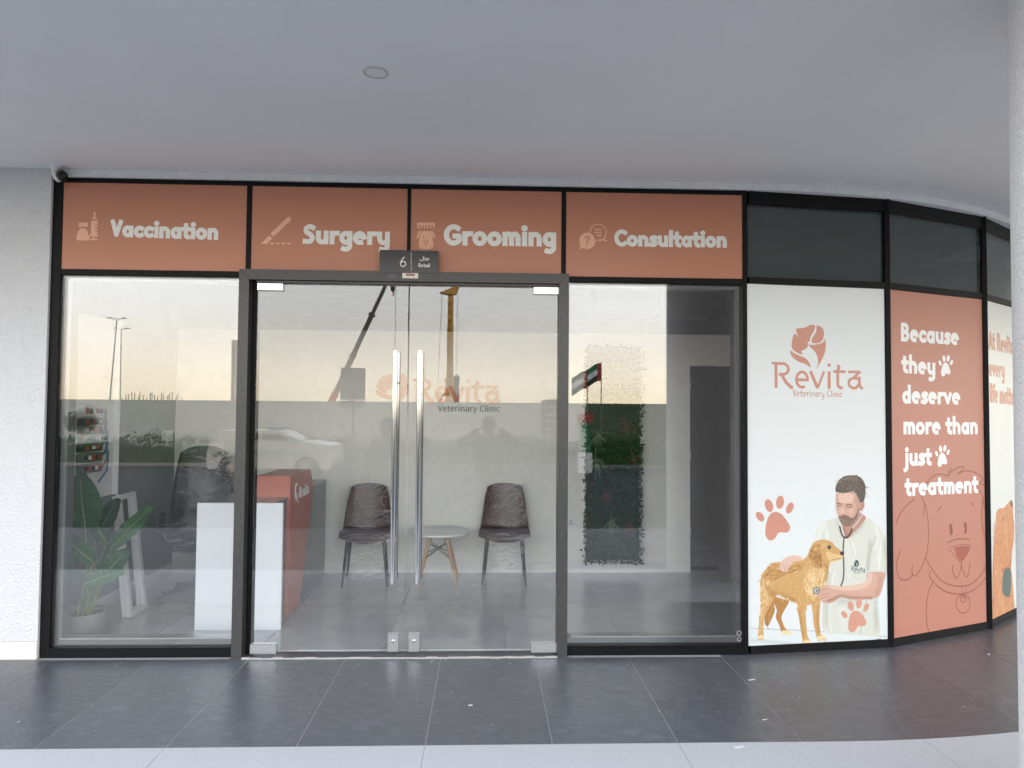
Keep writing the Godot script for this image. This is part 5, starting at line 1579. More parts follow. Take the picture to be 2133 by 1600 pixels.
# ------------------------------------------------------------------ things on the walls inside
func wall_things() -> void:
	var z := ZB + .002
	var lg := thing("wall_logo", "raised salmon logo letters with dark green lettering on the plaster back wall", "wall sign", Vector3(0, 0, z))
	# emblem: the five leaves, mapped from the poster's emblem
	var i0 := on_z(783, 777, z)
	var i1 := on_z(850, 839, z)
	for L in logo_icon():
		var p := []
		for k in range(0, L.size(), 2):
			p.append(Vector2(lerpf(i0.x, i1.x, (L[k] - 284.0) / 196.0), lerpf(i0.y, i1.y, (L[k + 1] - 790.0) / 247.0)))
		part(lg, "emblem_leaf", MB.new().prism(p, 0.0, .022), M.salmon_letter)
	var a := on_z(860, 837.5, z)
	var b := on_z(1041, 840, z)
	var sx := (b.x - a.x) / LOGO_W
	var cap := on_z(900, 790, z).y - on_z(900, 838, z).y
	for L in logo_letters():
		var m := MB.new()
		var i := 0
		for st in L[1]:
			var p := []
			for q in st[0]: p.append(Vector2(a.x + (L[0] + q.x) * sx, a.y + q.y * cap))
			m.ribbon(p, st[1] * cap * 1.25, 0.0, .022 + .0006 * i)
			i += 1
		part(lg, "letter", m, M.salmon_letter)
	var tm := TextMesh.new()
	var sf := SystemFont.new()
	sf.font_names = PackedStringArray(["Droid Sans"])
	tm.font = sf
	tm.text = "Veterinary Clinic"
	tm.font_size = 64
	tm.depth = .01
	tm.pixel_size = .001
	var s0 := on_z(912, 859, z)
	var s1 := on_z(1041, 861, z)
	var bw := tm.get_aabb()
	var k := (s1.x - s0.x) / maxf(bw.size.x, .001)
	part(lg, "lettering", tm, M.green_letter, Transform3D(Basis().scaled(Vector3(k, k, 1)), Vector3((s0.x + s1.x) * .5, (s0.y + on_z(975, 843, z).y) * .5, .007)))

	# socket and switches
	var sc := on_z(1188.5, 1088, z)
	var so := thing("power_socket", "white power socket low on the plaster wall beside the plant wall", "socket", Vector3(sc.x, sc.y, z))
	part(so, "plate", spanned(Vector3(-.04, -.04, 0), Vector3(.04, .04, .009), .003), M.white)
	for q in [[0, .012, .004, .01], [-.012, -.012, .007, .004], [.012, -.012, .007, .004]]:
		part(so, "slot", spanned(Vector3(q[0] - q[2], q[1] - q[3], .0088), Vector3(q[0] + q[2], q[1] + q[3], .0098)), M.black)
	for q in [[336, 347], [348, 359]]:
		var p0 := on_x(q[0], 897, XL + .002)
		var p1 := on_x(q[1], 918, XL + .002)
		var sw := thing("light_switch", "white light switch plate on the grey wall, the one %s the room corner" % ["farther from", "next to"][int(q[0] > 340)], "switch", Vector3(XL + .001, p1.y, p1.z), "pair of light switches")
		part(sw, "plate", spanned(Vector3(0, 0, 0), Vector3(.01, p0.y - p1.y, p0.z - p1.z - .004), .002), M.white)
		for r in [.3, .62]: part(sw, "rocker", spanned(Vector3(.0095, .02, (p0.z - p1.z) * r - .02), Vector3(.013, p0.y - p1.y - .02, (p0.z - p1.z) * r + .02), .001), M.trim)

	# open distribution board on the side wall
	var q0 := on_x(160, 835, XL)
	var q1 := on_x(228, 1030, XL)
	var eb := thing("electrical_board", "open white electrical board with breakers and blue cables on the grey side wall", "electrical board", Vector3(XL, 0, 0))
	part(eb, "back_plate", spanned(Vector3(.0005, q1.y, q1.z), Vector3(.02, 2.25, -.35), .003), M.white)
	part(eb, "side_flange", spanned(Vector3(.0005, q1.y, q1.z - .012), Vector3(.06, 2.25, q1.z - .0005), .002), M.white)
	var zc := on_x(188, 900, XL + .05).z
	for r in [[845, 868, "panel"], [872, 886, "rail"], [888, 903, "panel2"], [905, 922, "label"], [925, 940, "fuse"], [944, 962, "rail"], [966, 984, "rail"]]:
		var y0 := on_x(188, r[1], XL + .05).y
		var y1 := on_x(188, r[0], XL + .05).y
		var mt: Material = {"panel": M.trim, "rail": M.inner, "panel2": M.desk_grey, "label": M.white, "fuse": M.black_leg}[r[2]]
		var row := part(eb, "breaker_row", spanned(Vector3(.0205, y0, zc - .13), Vector3(.075, y1, zc + .13), .003), mt)
		for n in 5:
			var zz := zc - .1 + n * .045
			part(row, "breaker", spanned(Vector3(.0752, y0 + (y1 - y0) * .3, zz), Vector3(.086, y0 + (y1 - y0) * .75, zz + .028), .002), [M.black_leg, M.red, M.trim, M.black_leg, M.red][(n + int(r[0])) % 5] if r[2] != "label" else M.trim)
	for n in 5:
		var zz := zc - .19 - .012 * n
		var ys := on_x(210, 860 + n * 22, XL + .05).y
		part(eb, "cable", MB.new().tube([Vector3(.05, ys, zc - .13), Vector3(.06, ys + .02, zz), Vector3(.05, ys - .12, zz - .01), Vector3(.05, ys - .2, zc - .13)], .006, 6), M.blue if n % 2 == 0 else mat(lin(.2, .24, .3), .5))
	# fire notice
	var f0 := on_x(143, 905, XL + .003)
	var f1 := on_x(158, 945, XL + .003)
	var cv := canvas(Vector3(XL, f0.y, f0.z), Vector3(0, 0, -1), f0.z - f1.z, f0.y - f1.y, 900.0, lin(.42, .05, .045))
	cv.stroke([Vector2(6, 6), Vector2(cv.w - 6, 6), Vector2(cv.w - 6, cv.h - 6), Vector2(6, cv.h - 6), Vector2(6, 6)], 4, lin(.75, .7, .68), false)
	cv.text("FIRE", Vector2(cv.w * .16, cv.h * .25), Vector2(cv.w * .86, cv.h * .25), cv.h * .09, lin(.75, .72, .7), .22)
	cv.stroke([Vector2(cv.w * .3, cv.h * .4), Vector2(cv.w * .3, cv.h * .7), Vector2(cv.w * .7, cv.h * .7), Vector2(cv.w * .7, cv.h * .4)], 8, lin(.75, .72, .7))
	var fs := part(self, "fire_sign", panel_mesh(f0.z - f1.z, f0.y - f1.y, .003), printed(cv), Transform3D(Basis(Vector3(0, 0, -1), Vector3.UP, Vector3(1, 0, 0)), Vector3(XL + .004, f1.y, f0.z)))
	tag(fs, "narrow red fire notice with a white border on the grey side wall", "sign")

	# two spare window frames leaning against the side wall
	var fr := [[[268, 1288], [304, 1267], [279, 1024], [231, 1036]], [[262, 1284], [297, 1266], [272, 1030], [236, 1042]]]
	for n in 2:
		var o := .0 if n == 0 else -.035
		var B0 := on_y(fr[0][0][0], fr[0][0][1], FL) + Vector3(o, 0, .0)
		var B1 := on_y(fr[0][1][0], fr[0][1][1], FL) + Vector3(o, 0, .0)
		var T1 := on_x(fr[0][2][0], fr[0][2][1], XL + .06) + Vector3(o * .7, -.012 * n, 0)
		var T0 := B0 + (T1 - B1)
		var wf := thing("window_frame", ["empty white window frame leaning against the grey wall behind the plant", "white window frame stacked behind another against the grey wall"][n], "window frame", Vector3.ZERO, "spare window frames leaning inside")
		var up := (T0 - B0).normalized()
		var al := (B1 - B0).normalized()
		var nn := al.cross(up)
		part(wf, "stile", MB.new().bar(B0 + al * .02 + up * .0, T0 + al * .02, .04, .03, nn, .002), M.trim)
		part(wf, "stile", MB.new().bar(B1 - al * .02, T1 - al * .02, .04, .03, nn, .002), M.trim)
		part(wf, "rail", MB.new().bar(B0 + al * .0405 + up * .02, B1 - al * .0405 + up * .02, .03, .04, up, .002), M.trim)
		part(wf, "rail", MB.new().bar(T0 + al * .0405 - up * .02, T1 - al * .0405 - up * .02, .03, .04, up, .002), M.trim)

# ------------------------------------------------------------------ the street that the panes mirror
const RD := -0.8
func leafy(m: MB, c: Vector3, r: Vector3, n: int, s0: float, s1: float, base: Color) -> void:
	for i in n:
		var d := Vector3(rng.randfn(0, 1), rng.randfn(0, 1), rng.randfn(0, 1)).normalized() * pow(rng.randf(), .4)
		var p := c + d * r
		var a := Vector3(rng.randfn(0, 1), rng.randfn(0, 1), rng.randfn(0, 1)).normalized()
		var b := a.cross(Vector3(rng.randfn(0, 1), rng.randfn(0, 1), rng.randfn(0, 1))).normalized()
		var s := rng.randf_range(s0, s1)
		var v := rng.randf_range(.6, 1.4)
		m.col = Color(base.r * v, base.g * v, base.b * v)
		var nn := a.cross(b).normalized()
		m.tri(p - a * s, p + b * s * .5, p + a * s, nn, nn, nn)
		m.tri(p - a * s, p + a * s, p - b * s * .5, nn, nn, nn)

func street() -> void:
	# kerb, verge and clipped hedge along the far side of the road
	struct("kerb", spanned(Vector3(-60, RD, 24.0), Vector3(60, RD + .12, 24.25), .01), mat(lin(.16, .16, .155), .9))
	struct("verge", spanned(Vector3(-60, RD, 24.25), Vector3(60, RD + .1, 37.0)), grained([lin(.05, .08, .03), lin(.1, .1, .05)], .05, Vector3(4, 4, 4), .95, 90))
	var hd := MB.new()
	hd.colored = true
	for i in 21000:
		var x := rng.randf_range(-26, 16)
		var top := .16 + .1 * sin(x * 1.3) + .06 * sin(x * 4.1)
		var y := rng.randf_range(RD + .1, top) if rng.randf() < .86 else top + absf(rng.randfn(0, .13))
		leafy(hd, Vector3(x, y, 24.6 + rng.randf_range(0, .5)), Vector3.ONE * .03, 1, .05, .11, Color(.035, .09, .028))
	var hedge := thing("hedge", "long clipped green hedge beyond the road, mirrored in the panes", "hedge")
	var hm := part(hedge, "foliage", hd, M.leaf)
	hm.set_meta("kind", "stuff")
	part(hedge, "core", spanned(Vector3(-26, RD + .1, 24.8), Vector3(16, -.12, 25.6)), mat(lin(.04, .085, .03), .95))
	# plain grey hoarding
	var ht := mirrored(300, 833, 38).y
	var ho := thing("hoarding", "long plain grey hoarding beyond the hedge, mirrored in the panes", "hoarding")
	for k in 24:
		part(ho, "sheet", spanned(Vector3(-42 + 2.4 * k, RD, 38.0), Vector3(-39.601 + 2.4 * k, ht, 38.06)), M.hoarding if -42 + 2.4 * k < 6.0 else M.dimmed_sheet)  # end sheets coloured dark, added to dim the mirrored view there
	for k in 24:
		part(ho, "post", spanned(Vector3(-40.9 + 2.4 * k, RD, 38.065), Vector3(-40.8 + 2.4 * k, ht - .1, 38.2)), M.inner)
	# tall twin-arm street lamps
	var spots := [[243, 665, 225, 85], [252, 686, 250, 100]]
	for q in spots:
		var t := mirrored(q[0], q[1], q[3])
		var l := thing("street_lamp", ["tall twin-arm street lamp beyond the hoarding, the taller of two", "tall twin-arm street lamp beyond the hoarding, the shorter of two"][spots.find(q)], "street lamp", Vector3(mirrored(q[2], 833, q[3]).x, RD, q[3]), "street lamps beyond the hoarding")
		var top: Vector3 = t - l.position
		part(l, "pole", MB.new().tube([Vector3(top.x * .0, 0, 0), top], [.1, .06], 8), M.inner)
		for s in [-1, 1]:
			var arm := part(l, "arm", MB.new().bar(top, top + Vector3(s * .8, .15, 0), .08, .08), M.inner)
			part(arm, "lamp_head", spanned(top + Vector3(s * .7, .1, -.15), top + Vector3(s * 1.15, .22, .15), .02), M.inner)
		part(l, "side_arm", MB.new().bar(top * .45, top * .45 + Vector3(-1.1, .1, 0), .07, .07), M.inner)
	# white tower far away
	var tp := mirrored(486, 708, 420)
	var tw := thing("tower_block", "pale high-rise tower far beyond the hoarding", "building", Vector3(tp.x + 4, RD, 420))
	var th := tp.y - RD
	part(tw, "wall", spanned(Vector3(-5, 0, 0), Vector3(5, th, 10)), mat(lin(.62, .58, .52), .8))
	for f in 18:
		for n in 4:
			part(tw, "window", spanned(Vector3(-4.2 + 2.2 * n, 4 + f * (th - 6) / 18.0, -.08), Vector3(-2.9 + 2.2 * n, 5.1 + f * (th - 6) / 18.0, -.002)), M.inner)
	# reinforcement sticking up from a structure under construction
	for k in 22:
		var u := 250.0 + k * 6.1 + rng.randf_range(-2, 2)
		var p := mirrored(u, rng.randf_range(816, 828), 120)
		var o := single("rebar_bundle", MB.new().tube([Vector3(p.x, RD, 120), p], .07, 5), M.inner, "thin dark column reinforcement rising behind the hoarding", "rebar", "column reinforcement behind the hoarding")
	# young street tree
	var tc := mirrored(168, 878, 30)
	var tr := thing("street_tree", "small round-headed street tree in front of the hoarding", "tree", Vector3(tc.x, RD, 30))
	var ch := tc.y - RD
	part(tr, "trunk", MB.new().tube([Vector3.ZERO, Vector3(.05, ch * .5, 0), Vector3(0, ch, .05)], [.08, .06, .03], 8), M.wood)
	var cr := MB.new()
	cr.colored = true
	for k in 9:
		leafy(cr, Vector3(rng.randf_range(-.5, .5), ch + rng.randf_range(-.4, .5), rng.randf_range(-.4, .4)), Vector3(.42, .34, .4), 170, .05, .1, Color(.035, .07, .03))
	part(tr, "crown", cr, M.leaf)
	# back of a road sign on a post
	var s0 := mirrored(711, 766, 21)
	var s1 := mirrored(762, 833, 21)
	var sg := thing("road_sign", "grey back of a tall road sign on a post beside the road", "road sign", Vector3((s0.x + s1.x) * .5 - .03, RD, 21))
	var w := s1.x - s0.x
	part(sg, "post", MB.new().tube([Vector3(0, 0, .08), Vector3(0, s0.y - RD - .1, .08)], .055, 12), M.inner)
	part(sg, "plate", spanned(Vector3(-w * .5, s1.y - RD, 0), Vector3(w * .5, s0.y - RD, .02), .008), mat(lin(.16, .165, .16), .6))
	part(sg, "lower_plate", spanned(Vector3(-w * .53, s1.y - RD - .28, 0), Vector3(w * .48, s1.y - RD - .03, .02), .008), mat(lin(.16, .165, .16), .6))
	part(sg, "control_box", spanned(Vector3(-.12, .95, -.1), Vector3(.1, 1.45, .025), .01), M.inner)
	for y in [.5, 1.0]: part(sg, "clamp", spanned(Vector3(-.1, s1.y - RD + y, -.02), Vector3(.1, s1.y - RD + y + .04, -.001)), M.alu)
	# a flag, and a second one added as its ghost reflection
	for n in 2:
		var top := mirrored([1253, 1224][n], [756, 772][n], 26)
		var fl := thing("flag_pole", ["flag pole with a red, green, white and black flag, the taller of two", "flag pole with a red, green, white and black flag, added as the ghost reflection of the taller"][n], "flag", Vector3(top.x, RD, 26), "flag poles across the road")
		var h := top.y - RD
		part(fl, "pole", MB.new().tube([Vector3.ZERO, Vector3(0, h + .05, 0)], [.03, .02], 8), M.inner)
		var L := 0.66
		var hh := .78
		for q in [[0.0, .22, 0.0, 1.0, lin(.45, .05, .05)], [.22, 1.0, .667, 1.0, lin(.02, .18, .07)], [.22, 1.0, .333, .667, lin(.7, .7, .7)], [.22, 1.0, 0.0, .333, lin(.02, .02, .02)]]:
			var m := MB.new()
			for i in 6:
				var x0 := lerpf(q[0], q[1], i / 6.0)
				var x1 := lerpf(q[0], q[1], (i + 1) / 6.0)
				var P := []
				for e in [[x0, q[2]], [x1, q[2]], [x1, q[3]], [x0, q[3]]]:
					P.append(Vector3(-e[0] * L - .02, h - hh + e[1] * hh - .28 * e[0] + .05 * sin(e[0] * 5), .06 * sin(e[0] * 7)))
				m.quad(P[0], P[1], P[2], P[3], Vector3(0, 0, -1))
			part(fl, "flag_stripe", m, mat(q[4], .8))
	# low banner with the same colours
	var bn := mirrored(1205, 862, 20)
	var bs := thing("feather_banner", "low red, green and white banner stand beside the road", "banner", Vector3(bn.x, RD, 20))
	var bh := bn.y - RD
	part(bs, "pole", MB.new().tube([Vector3(-.02, 0, 0), Vector3(-.02, bh, 0)], .015, 6), M.inner)
	part(bs, "red_band", spanned(Vector3(0, bh * .86, 0), Vector3(.5, bh, .01)), mat(lin(.45, .05, .05), .8))
	part(bs, "green_band", spanned(Vector3(.08, bh * .4, 0), Vector3(.42, bh * .855, .01)), mat(lin(.04, .2, .1), .8))
	part(bs, "white_band", spanned(Vector3(.0, bh * .08, 0), Vector3(.5, bh * .395, .01)), M.trim)
	# site cabin
	var c0 := mirrored(1138, 832, 30)
	var cb := thing("site_cabin", "grey site cabin with pale horizontal ribs in front of the hoarding", "cabin", Vector3(c0.x, RD, 30))
	var chh := c0.y - RD
	part(cb, "body", spanned(Vector3(0, 0, 0), Vector3(1.1, chh, 3.0)), mat(lin(.16, .17, .15), .7))
	for k in 6: part(cb, "rib", spanned(Vector3(.02, chh * (.25 + .12 * k), -.03), Vector3(1.08, chh * (.27 + .12 * k), -.001)), M.trim)
	suv()

func suv() -> void:
	var nose := mirrored(692, 930, 19).x
	var L := 4.1
	var t := thing("patrol_car", "white patrol car with a light bar and checkered flanks driving past the hedge", "car", Vector3(nose, RD, 19))
	var paint := mat(lin(.36, .36, .355), .35)
	paint.clearcoat_enabled = true
	paint.clearcoat = .6
	var dk := mat(lin(.02, .022, .024), .1)
	var roof := mirrored(560, 897, 19).y - RD
	var hood := mirrored(650, 925, 19).y - RD
	var r := .36
	# side outline from the nose (x = 0) to the tail (x = -L); wheel arches cut in
	var o := [Vector2(-.02, .45), Vector2(0, .7), Vector2(-.08, hood - .08), Vector2(-.3, hood - .01), Vector2(-1.1, hood + .06), Vector2(-L + .12, hood + .07), Vector2(-L + .02, .9), Vector2(-L, .5), Vector2(-L + .08, .33)]
	for cx in [-L + .78, -.82]:
		for k in 9:
			var a := PI - PI * k / 8.0
			o.append(Vector2(cx + cos(a) * (r + .06), .36 + sin(a) * (r + .05)))
	o.append(Vector2(-.1, .33))
	part(t, "body", MB.new().prism(o, 0.0, 1.8), paint)
	var cabin := [Vector2(-1.1, hood + .061), Vector2(-1.72, roof - .04), Vector2(-2.0, roof), Vector2(-L + .35, roof - .02), Vector2(-L + .14, hood + .071)]
	part(t, "cabin", MB.new().prism(cabin, .1, 1.7), paint)
	for q in [[-1.3, -1.8, -2.35, -2.3], [-2.4, -2.4, -3.2, -3.2]]:
		for z in [.094, 1.7005]:
			part(t, "side_window", MB.new().prism([Vector2(q[0], hood + .1), Vector2(q[1], roof - .1), Vector2(q[3], roof - .1), Vector2(q[2], hood + .1)], z, z + .0055), dk)
	part(t, "windscreen", MB.new().quad_slab(Vector3(-1.13, hood + .1, .2), Vector3(-1.13, hood + .1, 1.6), Vector3(-1.66, roof - .07, 1.55), Vector3(-1.66, roof - .07, .25), .012), dk)
	for cx in [-L + .78, -.82]:
		for z in [.0, 1.58]:
			var wh := part(t, "wheel", MB.new().lathe([Vector2(.2, 0), Vector2(.33, 0), Vector2(r, .03), Vector2(r, .19), Vector2(.33, .22), Vector2(.2, .22)], Transform3D(Basis(Vector3.RIGHT, PI / 2), Vector3(cx, r, z)), 28), M.black_leg)
			part(wh, "rim", MB.new().lathe([Vector2(0, .02), Vector2(.06, .02), Vector2(.2, .05), Vector2(.2, .17), Vector2(0, .19)], Transform3D(Basis(Vector3.RIGHT, PI / 2), Vector3(cx, r, z)), 20), mat(lin(.25, .25, .25), .6))
	var chk := MB.new()
	chk.colored = true
	for i in 26:
		for j in 2:
			if (i + j) % 2 == 0:
				chk.span(Vector3(-L + .2 + i * .145, .74 + j * .09, -.004), Vector3(-L + .34 + i * .145, .83 + j * .09, -.0005))
	part(t, "checker_band", chk, mat(lin(.05, .16, .08), .4))
	part(t, "light_bar", spanned(Vector3(-2.2, roof + .001, .3), Vector3(-1.95, roof + .11, 1.5), .02), mat(lin(.05, .07, .2), .2))
	for z in [.12, 1.4]: part(t, "headlight", spanned(Vector3(-.06, .72, z), Vector3(.012, .86, z + .3), .01), M.alu)
	part(t, "mirror", spanned(Vector3(-1.42, hood + .1, -.17), Vector3(-1.28, hood + .26, -.02), .02), paint)
	part(t, "bumper", spanned(Vector3(-.1, .34, .05), Vector3(.05, .55, 1.75), .03), M.inner)

# ------------------------------------------------------------------ cranes above the hoarding
func cranes() -> void:
	var grey := mat(lin(.07, .065, .055), .5)
	var yellow := mat(lin(.5, .27, .035), .5)
	var z := 55.0
	var p0 := mirrored(676, 868, z)
	var p1 := mirrored(812, 575, z)
	var c := thing("mobile_crane", "mobile crane with a red boom foot and long dark telescopic boom", "crane", Vector3(p0.x, RD, z))
	var O := Vector3(p0.x, RD, z)
	part(c, "carrier", spanned(Vector3(-2.5, .7, -1.2), Vector3(5.5, 1.5, 1.2), .05), M.red)
	for k in 4:
		for s in [-1.15, .85]:
			part(c, "wheel", MB.new().lathe([Vector2(0, 0), Vector2(.5, 0), Vector2(.55, .06), Vector2(.55, .28), Vector2(.5, .34), Vector2(0, .34)], Transform3D(Basis(Vector3.RIGHT, PI / 2), Vector3(-1.8 + 1.9 * k, .55, s)), 20), M.black_leg)
	part(c, "turntable", MB.new().lathe([Vector2(0, 1.5), Vector2(.9, 1.5), Vector2(.9, 1.9), Vector2(0, 1.9)], Transform3D(), 20), M.red)
	var a := p0 - O
	var d := (p1 - p0)
	var secs := [[0.0, .17, .5, M.red], [.165, .43, .4, mat(lin(.2, .18, .15), .5)], [.425, .72, .35, grey], [.715, 1.25, .28, grey]]
	for s in secs:
		part(c, "boom_section", MB.new().bar(a + d * s[0], a + d * s[1], s[2], s[2], Vector3(0, 0, 1), .03), s[3])
	for f in [.43, .72]: part(c, "boom_collar", MB.new().bar(a + d * (f - .008), a + d * (f + .012), .5, .5, Vector3(0, 0, 1), .02), grey)
	part(c, "luffing_cylinder", MB.new().tube([Vector3(2.2, 1.9, 0), a + d * .3 + Vector3(.25, -.2, 0)], .14, 10), M.red)
	# hoist ropes and hooks
	var hk := mirrored(818, 602, z) - O
	var tip := a + d * 1.25
	part(c, "hoist_rope", MB.new().tube([Vector3(hk.x, tip.y, 0), hk + Vector3(0, .2, 0)], .025, 5), M.black_leg)
	part(c, "hook_block", MB.new().lathe([Vector2(0, -.25), Vector2(.1, -.2), Vector2(.2, 0), Vector2(.2, .2), Vector2(.1, .36), Vector2(0, .38)], Transform3D(Basis(), hk), 10), M.black_leg)
	part(c, "hook", MB.new().tube([hk + Vector3(0, -.24, 0), hk + Vector3(.12, -.4, 0), hk + Vector3(.06, -.58, 0), hk + Vector3(-.1, -.52, 0)], .05, 6), M.red)
	var rope := mirrored(821, 780, z) - O
	part(c, "tag_line", MB.new().tube([Vector3(rope.x, tip.y, .3), Vector3(rope.x, rope.y, .3)], .02, 5), M.black_leg)

	z = 60.0
	p0 = mirrored(936, 862, z)
	p1 = mirrored(939, 606, z)
	O = Vector3(p0.x, RD, z)
	var y := thing("yellow_crane", "yellow lattice-holed crane mast with hanging ropes rising behind the hoarding", "crane", O)
	part(y, "undercarriage", spanned(Vector3(-2.2, .1, -1.6), Vector3(2.2, 1.0, 1.6), .1), grey)
	part(y, "house", spanned(Vector3(-1.8, 1.0, -1.4), Vector3(1.8, 1.9, 1.4), .05), yellow)
	a = Vector3(0, 1.7, 0)
	d = p1 - O - a
	var secs2 := [[0.0, .28, .7], [.28, .72, .58], [.72, 1.0, .5]]
	for s in secs2:
		var sec := part(y, "mast_section", MB.new().bar(a + d * s[0], a + d * s[1], s[2], s[2] * .9, Vector3(0, 0, 1), .02), yellow)
		var n := int((s[1] - s[0]) * 16)
		for k in n:
			var q: Vector3 = a + d * lerpf(s[0], s[1], (k + .5) / n) + Vector3(-.06, 0, -s[2] * .45 - .012)
			part(sec, "hole", MB.new().lathe([Vector2(0, .01), Vector2(.11, .01), Vector2(.11, 0)], Transform3D(Basis(Vector3.RIGHT, -PI / 2), q), 10), M.black)
	part(y, "mast_collar", MB.new().bar(a + d * .27, a + d * .3, .85, .8, Vector3(0, 0, 1), .03), yellow)
	part(y, "mast_head", MB.new().prism([Vector2(-1.0, -.2), Vector2(-.5, .0), Vector2(.2, .3), Vector2(.9, 1.1), Vector2(1.05, .9), Vector2(.7, .2), Vector2(.45, -.35), Vector2(-.4, -.35)], -.35, .35, Transform3D(Basis(), a + d)), yellow)
	for s in [[-1.6, -1], [1.5, 1]]:
		part(y, "backstay", MB.new().bar(Vector3(s[0], 1.9, 0), a + d * .2 + Vector3(s[1] * .3, 0, 0), .16, .16), yellow)
	for q in [[921, 612, 912, 800], [953, 598, 951, 775]]:
		var e0 := mirrored(q[0], q[1], z) - O
		var e1 := mirrored(q[2], q[3], z) - O
		part(y, "hoist_rope", MB.new().tube([e0, e1], .022, 5), M.black_leg)
	var hm := mirrored(951, 783, z) - O
	var hb := mirrored(950, 838, z) - O
	part(y, "hammer", MB.new().lathe([Vector2(0, hb.y), Vector2(.24, hb.y), Vector2(.24, hm.y - .35), Vector2(.34, hm.y - .3), Vector2(.28, hm.y - .1), Vector2(.06, hm.y + .15), Vector2(0, hm.y + .15)], Transform3D(Basis(), Vector3(hm.x, 0, 0)), 14), M.inner)

# ------------------------------------------------------------------ people: one continuous body each, clothes as shells over the same bones
func skin_of(bones: Array, cell: float, k: float) -> MB:
	var lo := Vector3.ONE * 1e9
	var hi := -lo
	for b in bones:
		var r: float = maxf(b[2], b[3]) + cell * 2.5
		lo = lo.min(b[0] - Vector3.ONE * r).min(b[1] - Vector3.ONE * r)
		hi = hi.max(b[0] + Vector3.ONE * r).max(b[1] + Vector3.ONE * r)
	var n := Vector3i(((hi - lo) / cell).ceil()) + Vector3i.ONE
	var D := PackedFloat32Array()
	D.resize(n.x * n.y * n.z)
	D.fill(1.0)
	for b in bones:
		var A: Vector3 = b[0]
		var B: Vector3 = b[1]
		var r: float = maxf(b[2], b[3]) + k + cell * 2
		var i0 := Vector3i(((A.min(B) - Vector3.ONE * r - lo) / cell).floor()).clamp(Vector3i.ZERO, n - Vector3i.ONE)
		var i1 := Vector3i(((A.max(B) + Vector3.ONE * r - lo) / cell).ceil()).clamp(Vector3i.ZERO, n - Vector3i.ONE)
		var ab := B - A
		var l2 := maxf(ab.length_squared(), 1e-8)
		for x in range(i0.x, i1.x + 1):
			for y in range(i0.y, i1.y + 1):
				for z in range(i0.z, i1.z + 1):
					var p := lo + Vector3(x, y, z) * cell
					var t := clampf((p - A).dot(ab) / l2, 0, 1)
					var dd: float = (p - A - ab * t).length() - lerpf(b[2], b[3], t)
					var at := (x * n.y + y) * n.z + z
					var e := D[at]
					var h := maxf(k - absf(dd - e), 0.0) / k
					D[at] = minf(dd, e) - h * h * k * .25
	var m := MB.new()
	var V := {}
	var cs := []
	for q in 8: cs.append(Vector3i(q & 1, (q >> 1) & 1, q >> 2))
	for x in n.x - 1:
		for y in n.y - 1:
			for z in n.z - 1:
				var base := (x * n.y + y) * n.z + z
				var s0 := D[base] < 0.0
				var mixed := false
				for q in 8:
					if (D[base + (cs[q].x * n.y + cs[q].y) * n.z + cs[q].z] < 0.0) != s0:
						mixed = true
						break
				if not mixed: continue
				var sum := Vector3.ZERO
				var cnt := 0
				var g := Vector3.ZERO
				for q in 8:
					var dv := D[base + (cs[q].x * n.y + cs[q].y) * n.z + cs[q].z]
					g += Vector3(cs[q].x * 2 - 1, cs[q].y * 2 - 1, cs[q].z * 2 - 1) * dv
					for ax in 3:
						if cs[q][ax] == 0:
							var c2: Vector3i = cs[q]
							c2[ax] = 1
							var dw := D[base + (c2.x * n.y + c2.y) * n.z + c2.z]
							if (dv < 0.0) != (dw < 0.0):
								sum += Vector3(cs[q]).lerp(Vector3(c2), dv / (dv - dw))
								cnt += 1
				V[Vector3i(x, y, z)] = [lo + (Vector3(x, y, z) + sum / cnt) * cell, g.normalized()]
	for key in V:
		var at: int = (key.x * n.y + key.y) * n.z + key.z
		for ax in 3:
			var st: int = [n.y * n.z, n.z, 1][ax]
			if (D[at] < 0.0) == (D[at + st] < 0.0): continue
			var u := Vector3i.ZERO
			var w := Vector3i.ZERO
			u[(ax + 1) % 3] = 1
			w[(ax + 2) % 3] = 1
			var q := [V.get(key), V.get(key - u), V.get(key - u - w), V.get(key - w)]
			if q.has(null): continue
			m.tri(q[0][0], q[1][0], q[2][0], q[0][1], q[1][1], q[2][1])
			m.tri(q[0][0], q[2][0], q[3][0], q[0][1], q[2][1], q[3][1])
	return m

func hand_bones(wrist: Vector3, dir: Vector3, palm_n: Vector3, thumb_side: float, curl: float) -> Array:
	var out := []
	var side := dir.cross(palm_n).normalized() * thumb_side
	var pal := wrist + dir * .085
	for f in 4:
		var o := side * (.03 - .02 * f)
		var root := pal + o
		out.append([wrist + o * .5, root, .018, .0125])
		var L: float = [.072, .08, .074, .058][f]
		var d1 := dir.rotated(side, curl * .5)
		var d2 := dir.rotated(side, curl * 1.3)
		var k1 := root + d1 * L * .5
		out.append([root, k1, .0095, .0088])
		out.append([k1, k1 + d2 * L * .55, .0088, .0072])
	var tb := wrist + dir * .03 + side * .02
	var t1 := tb + (dir * .6 + side).normalized() * .045
	out.append([tb, t1, .015, .011])
	out.append([t1, t1 + (dir + side * .35).normalized() * .04, .0105, .0085])
	return out

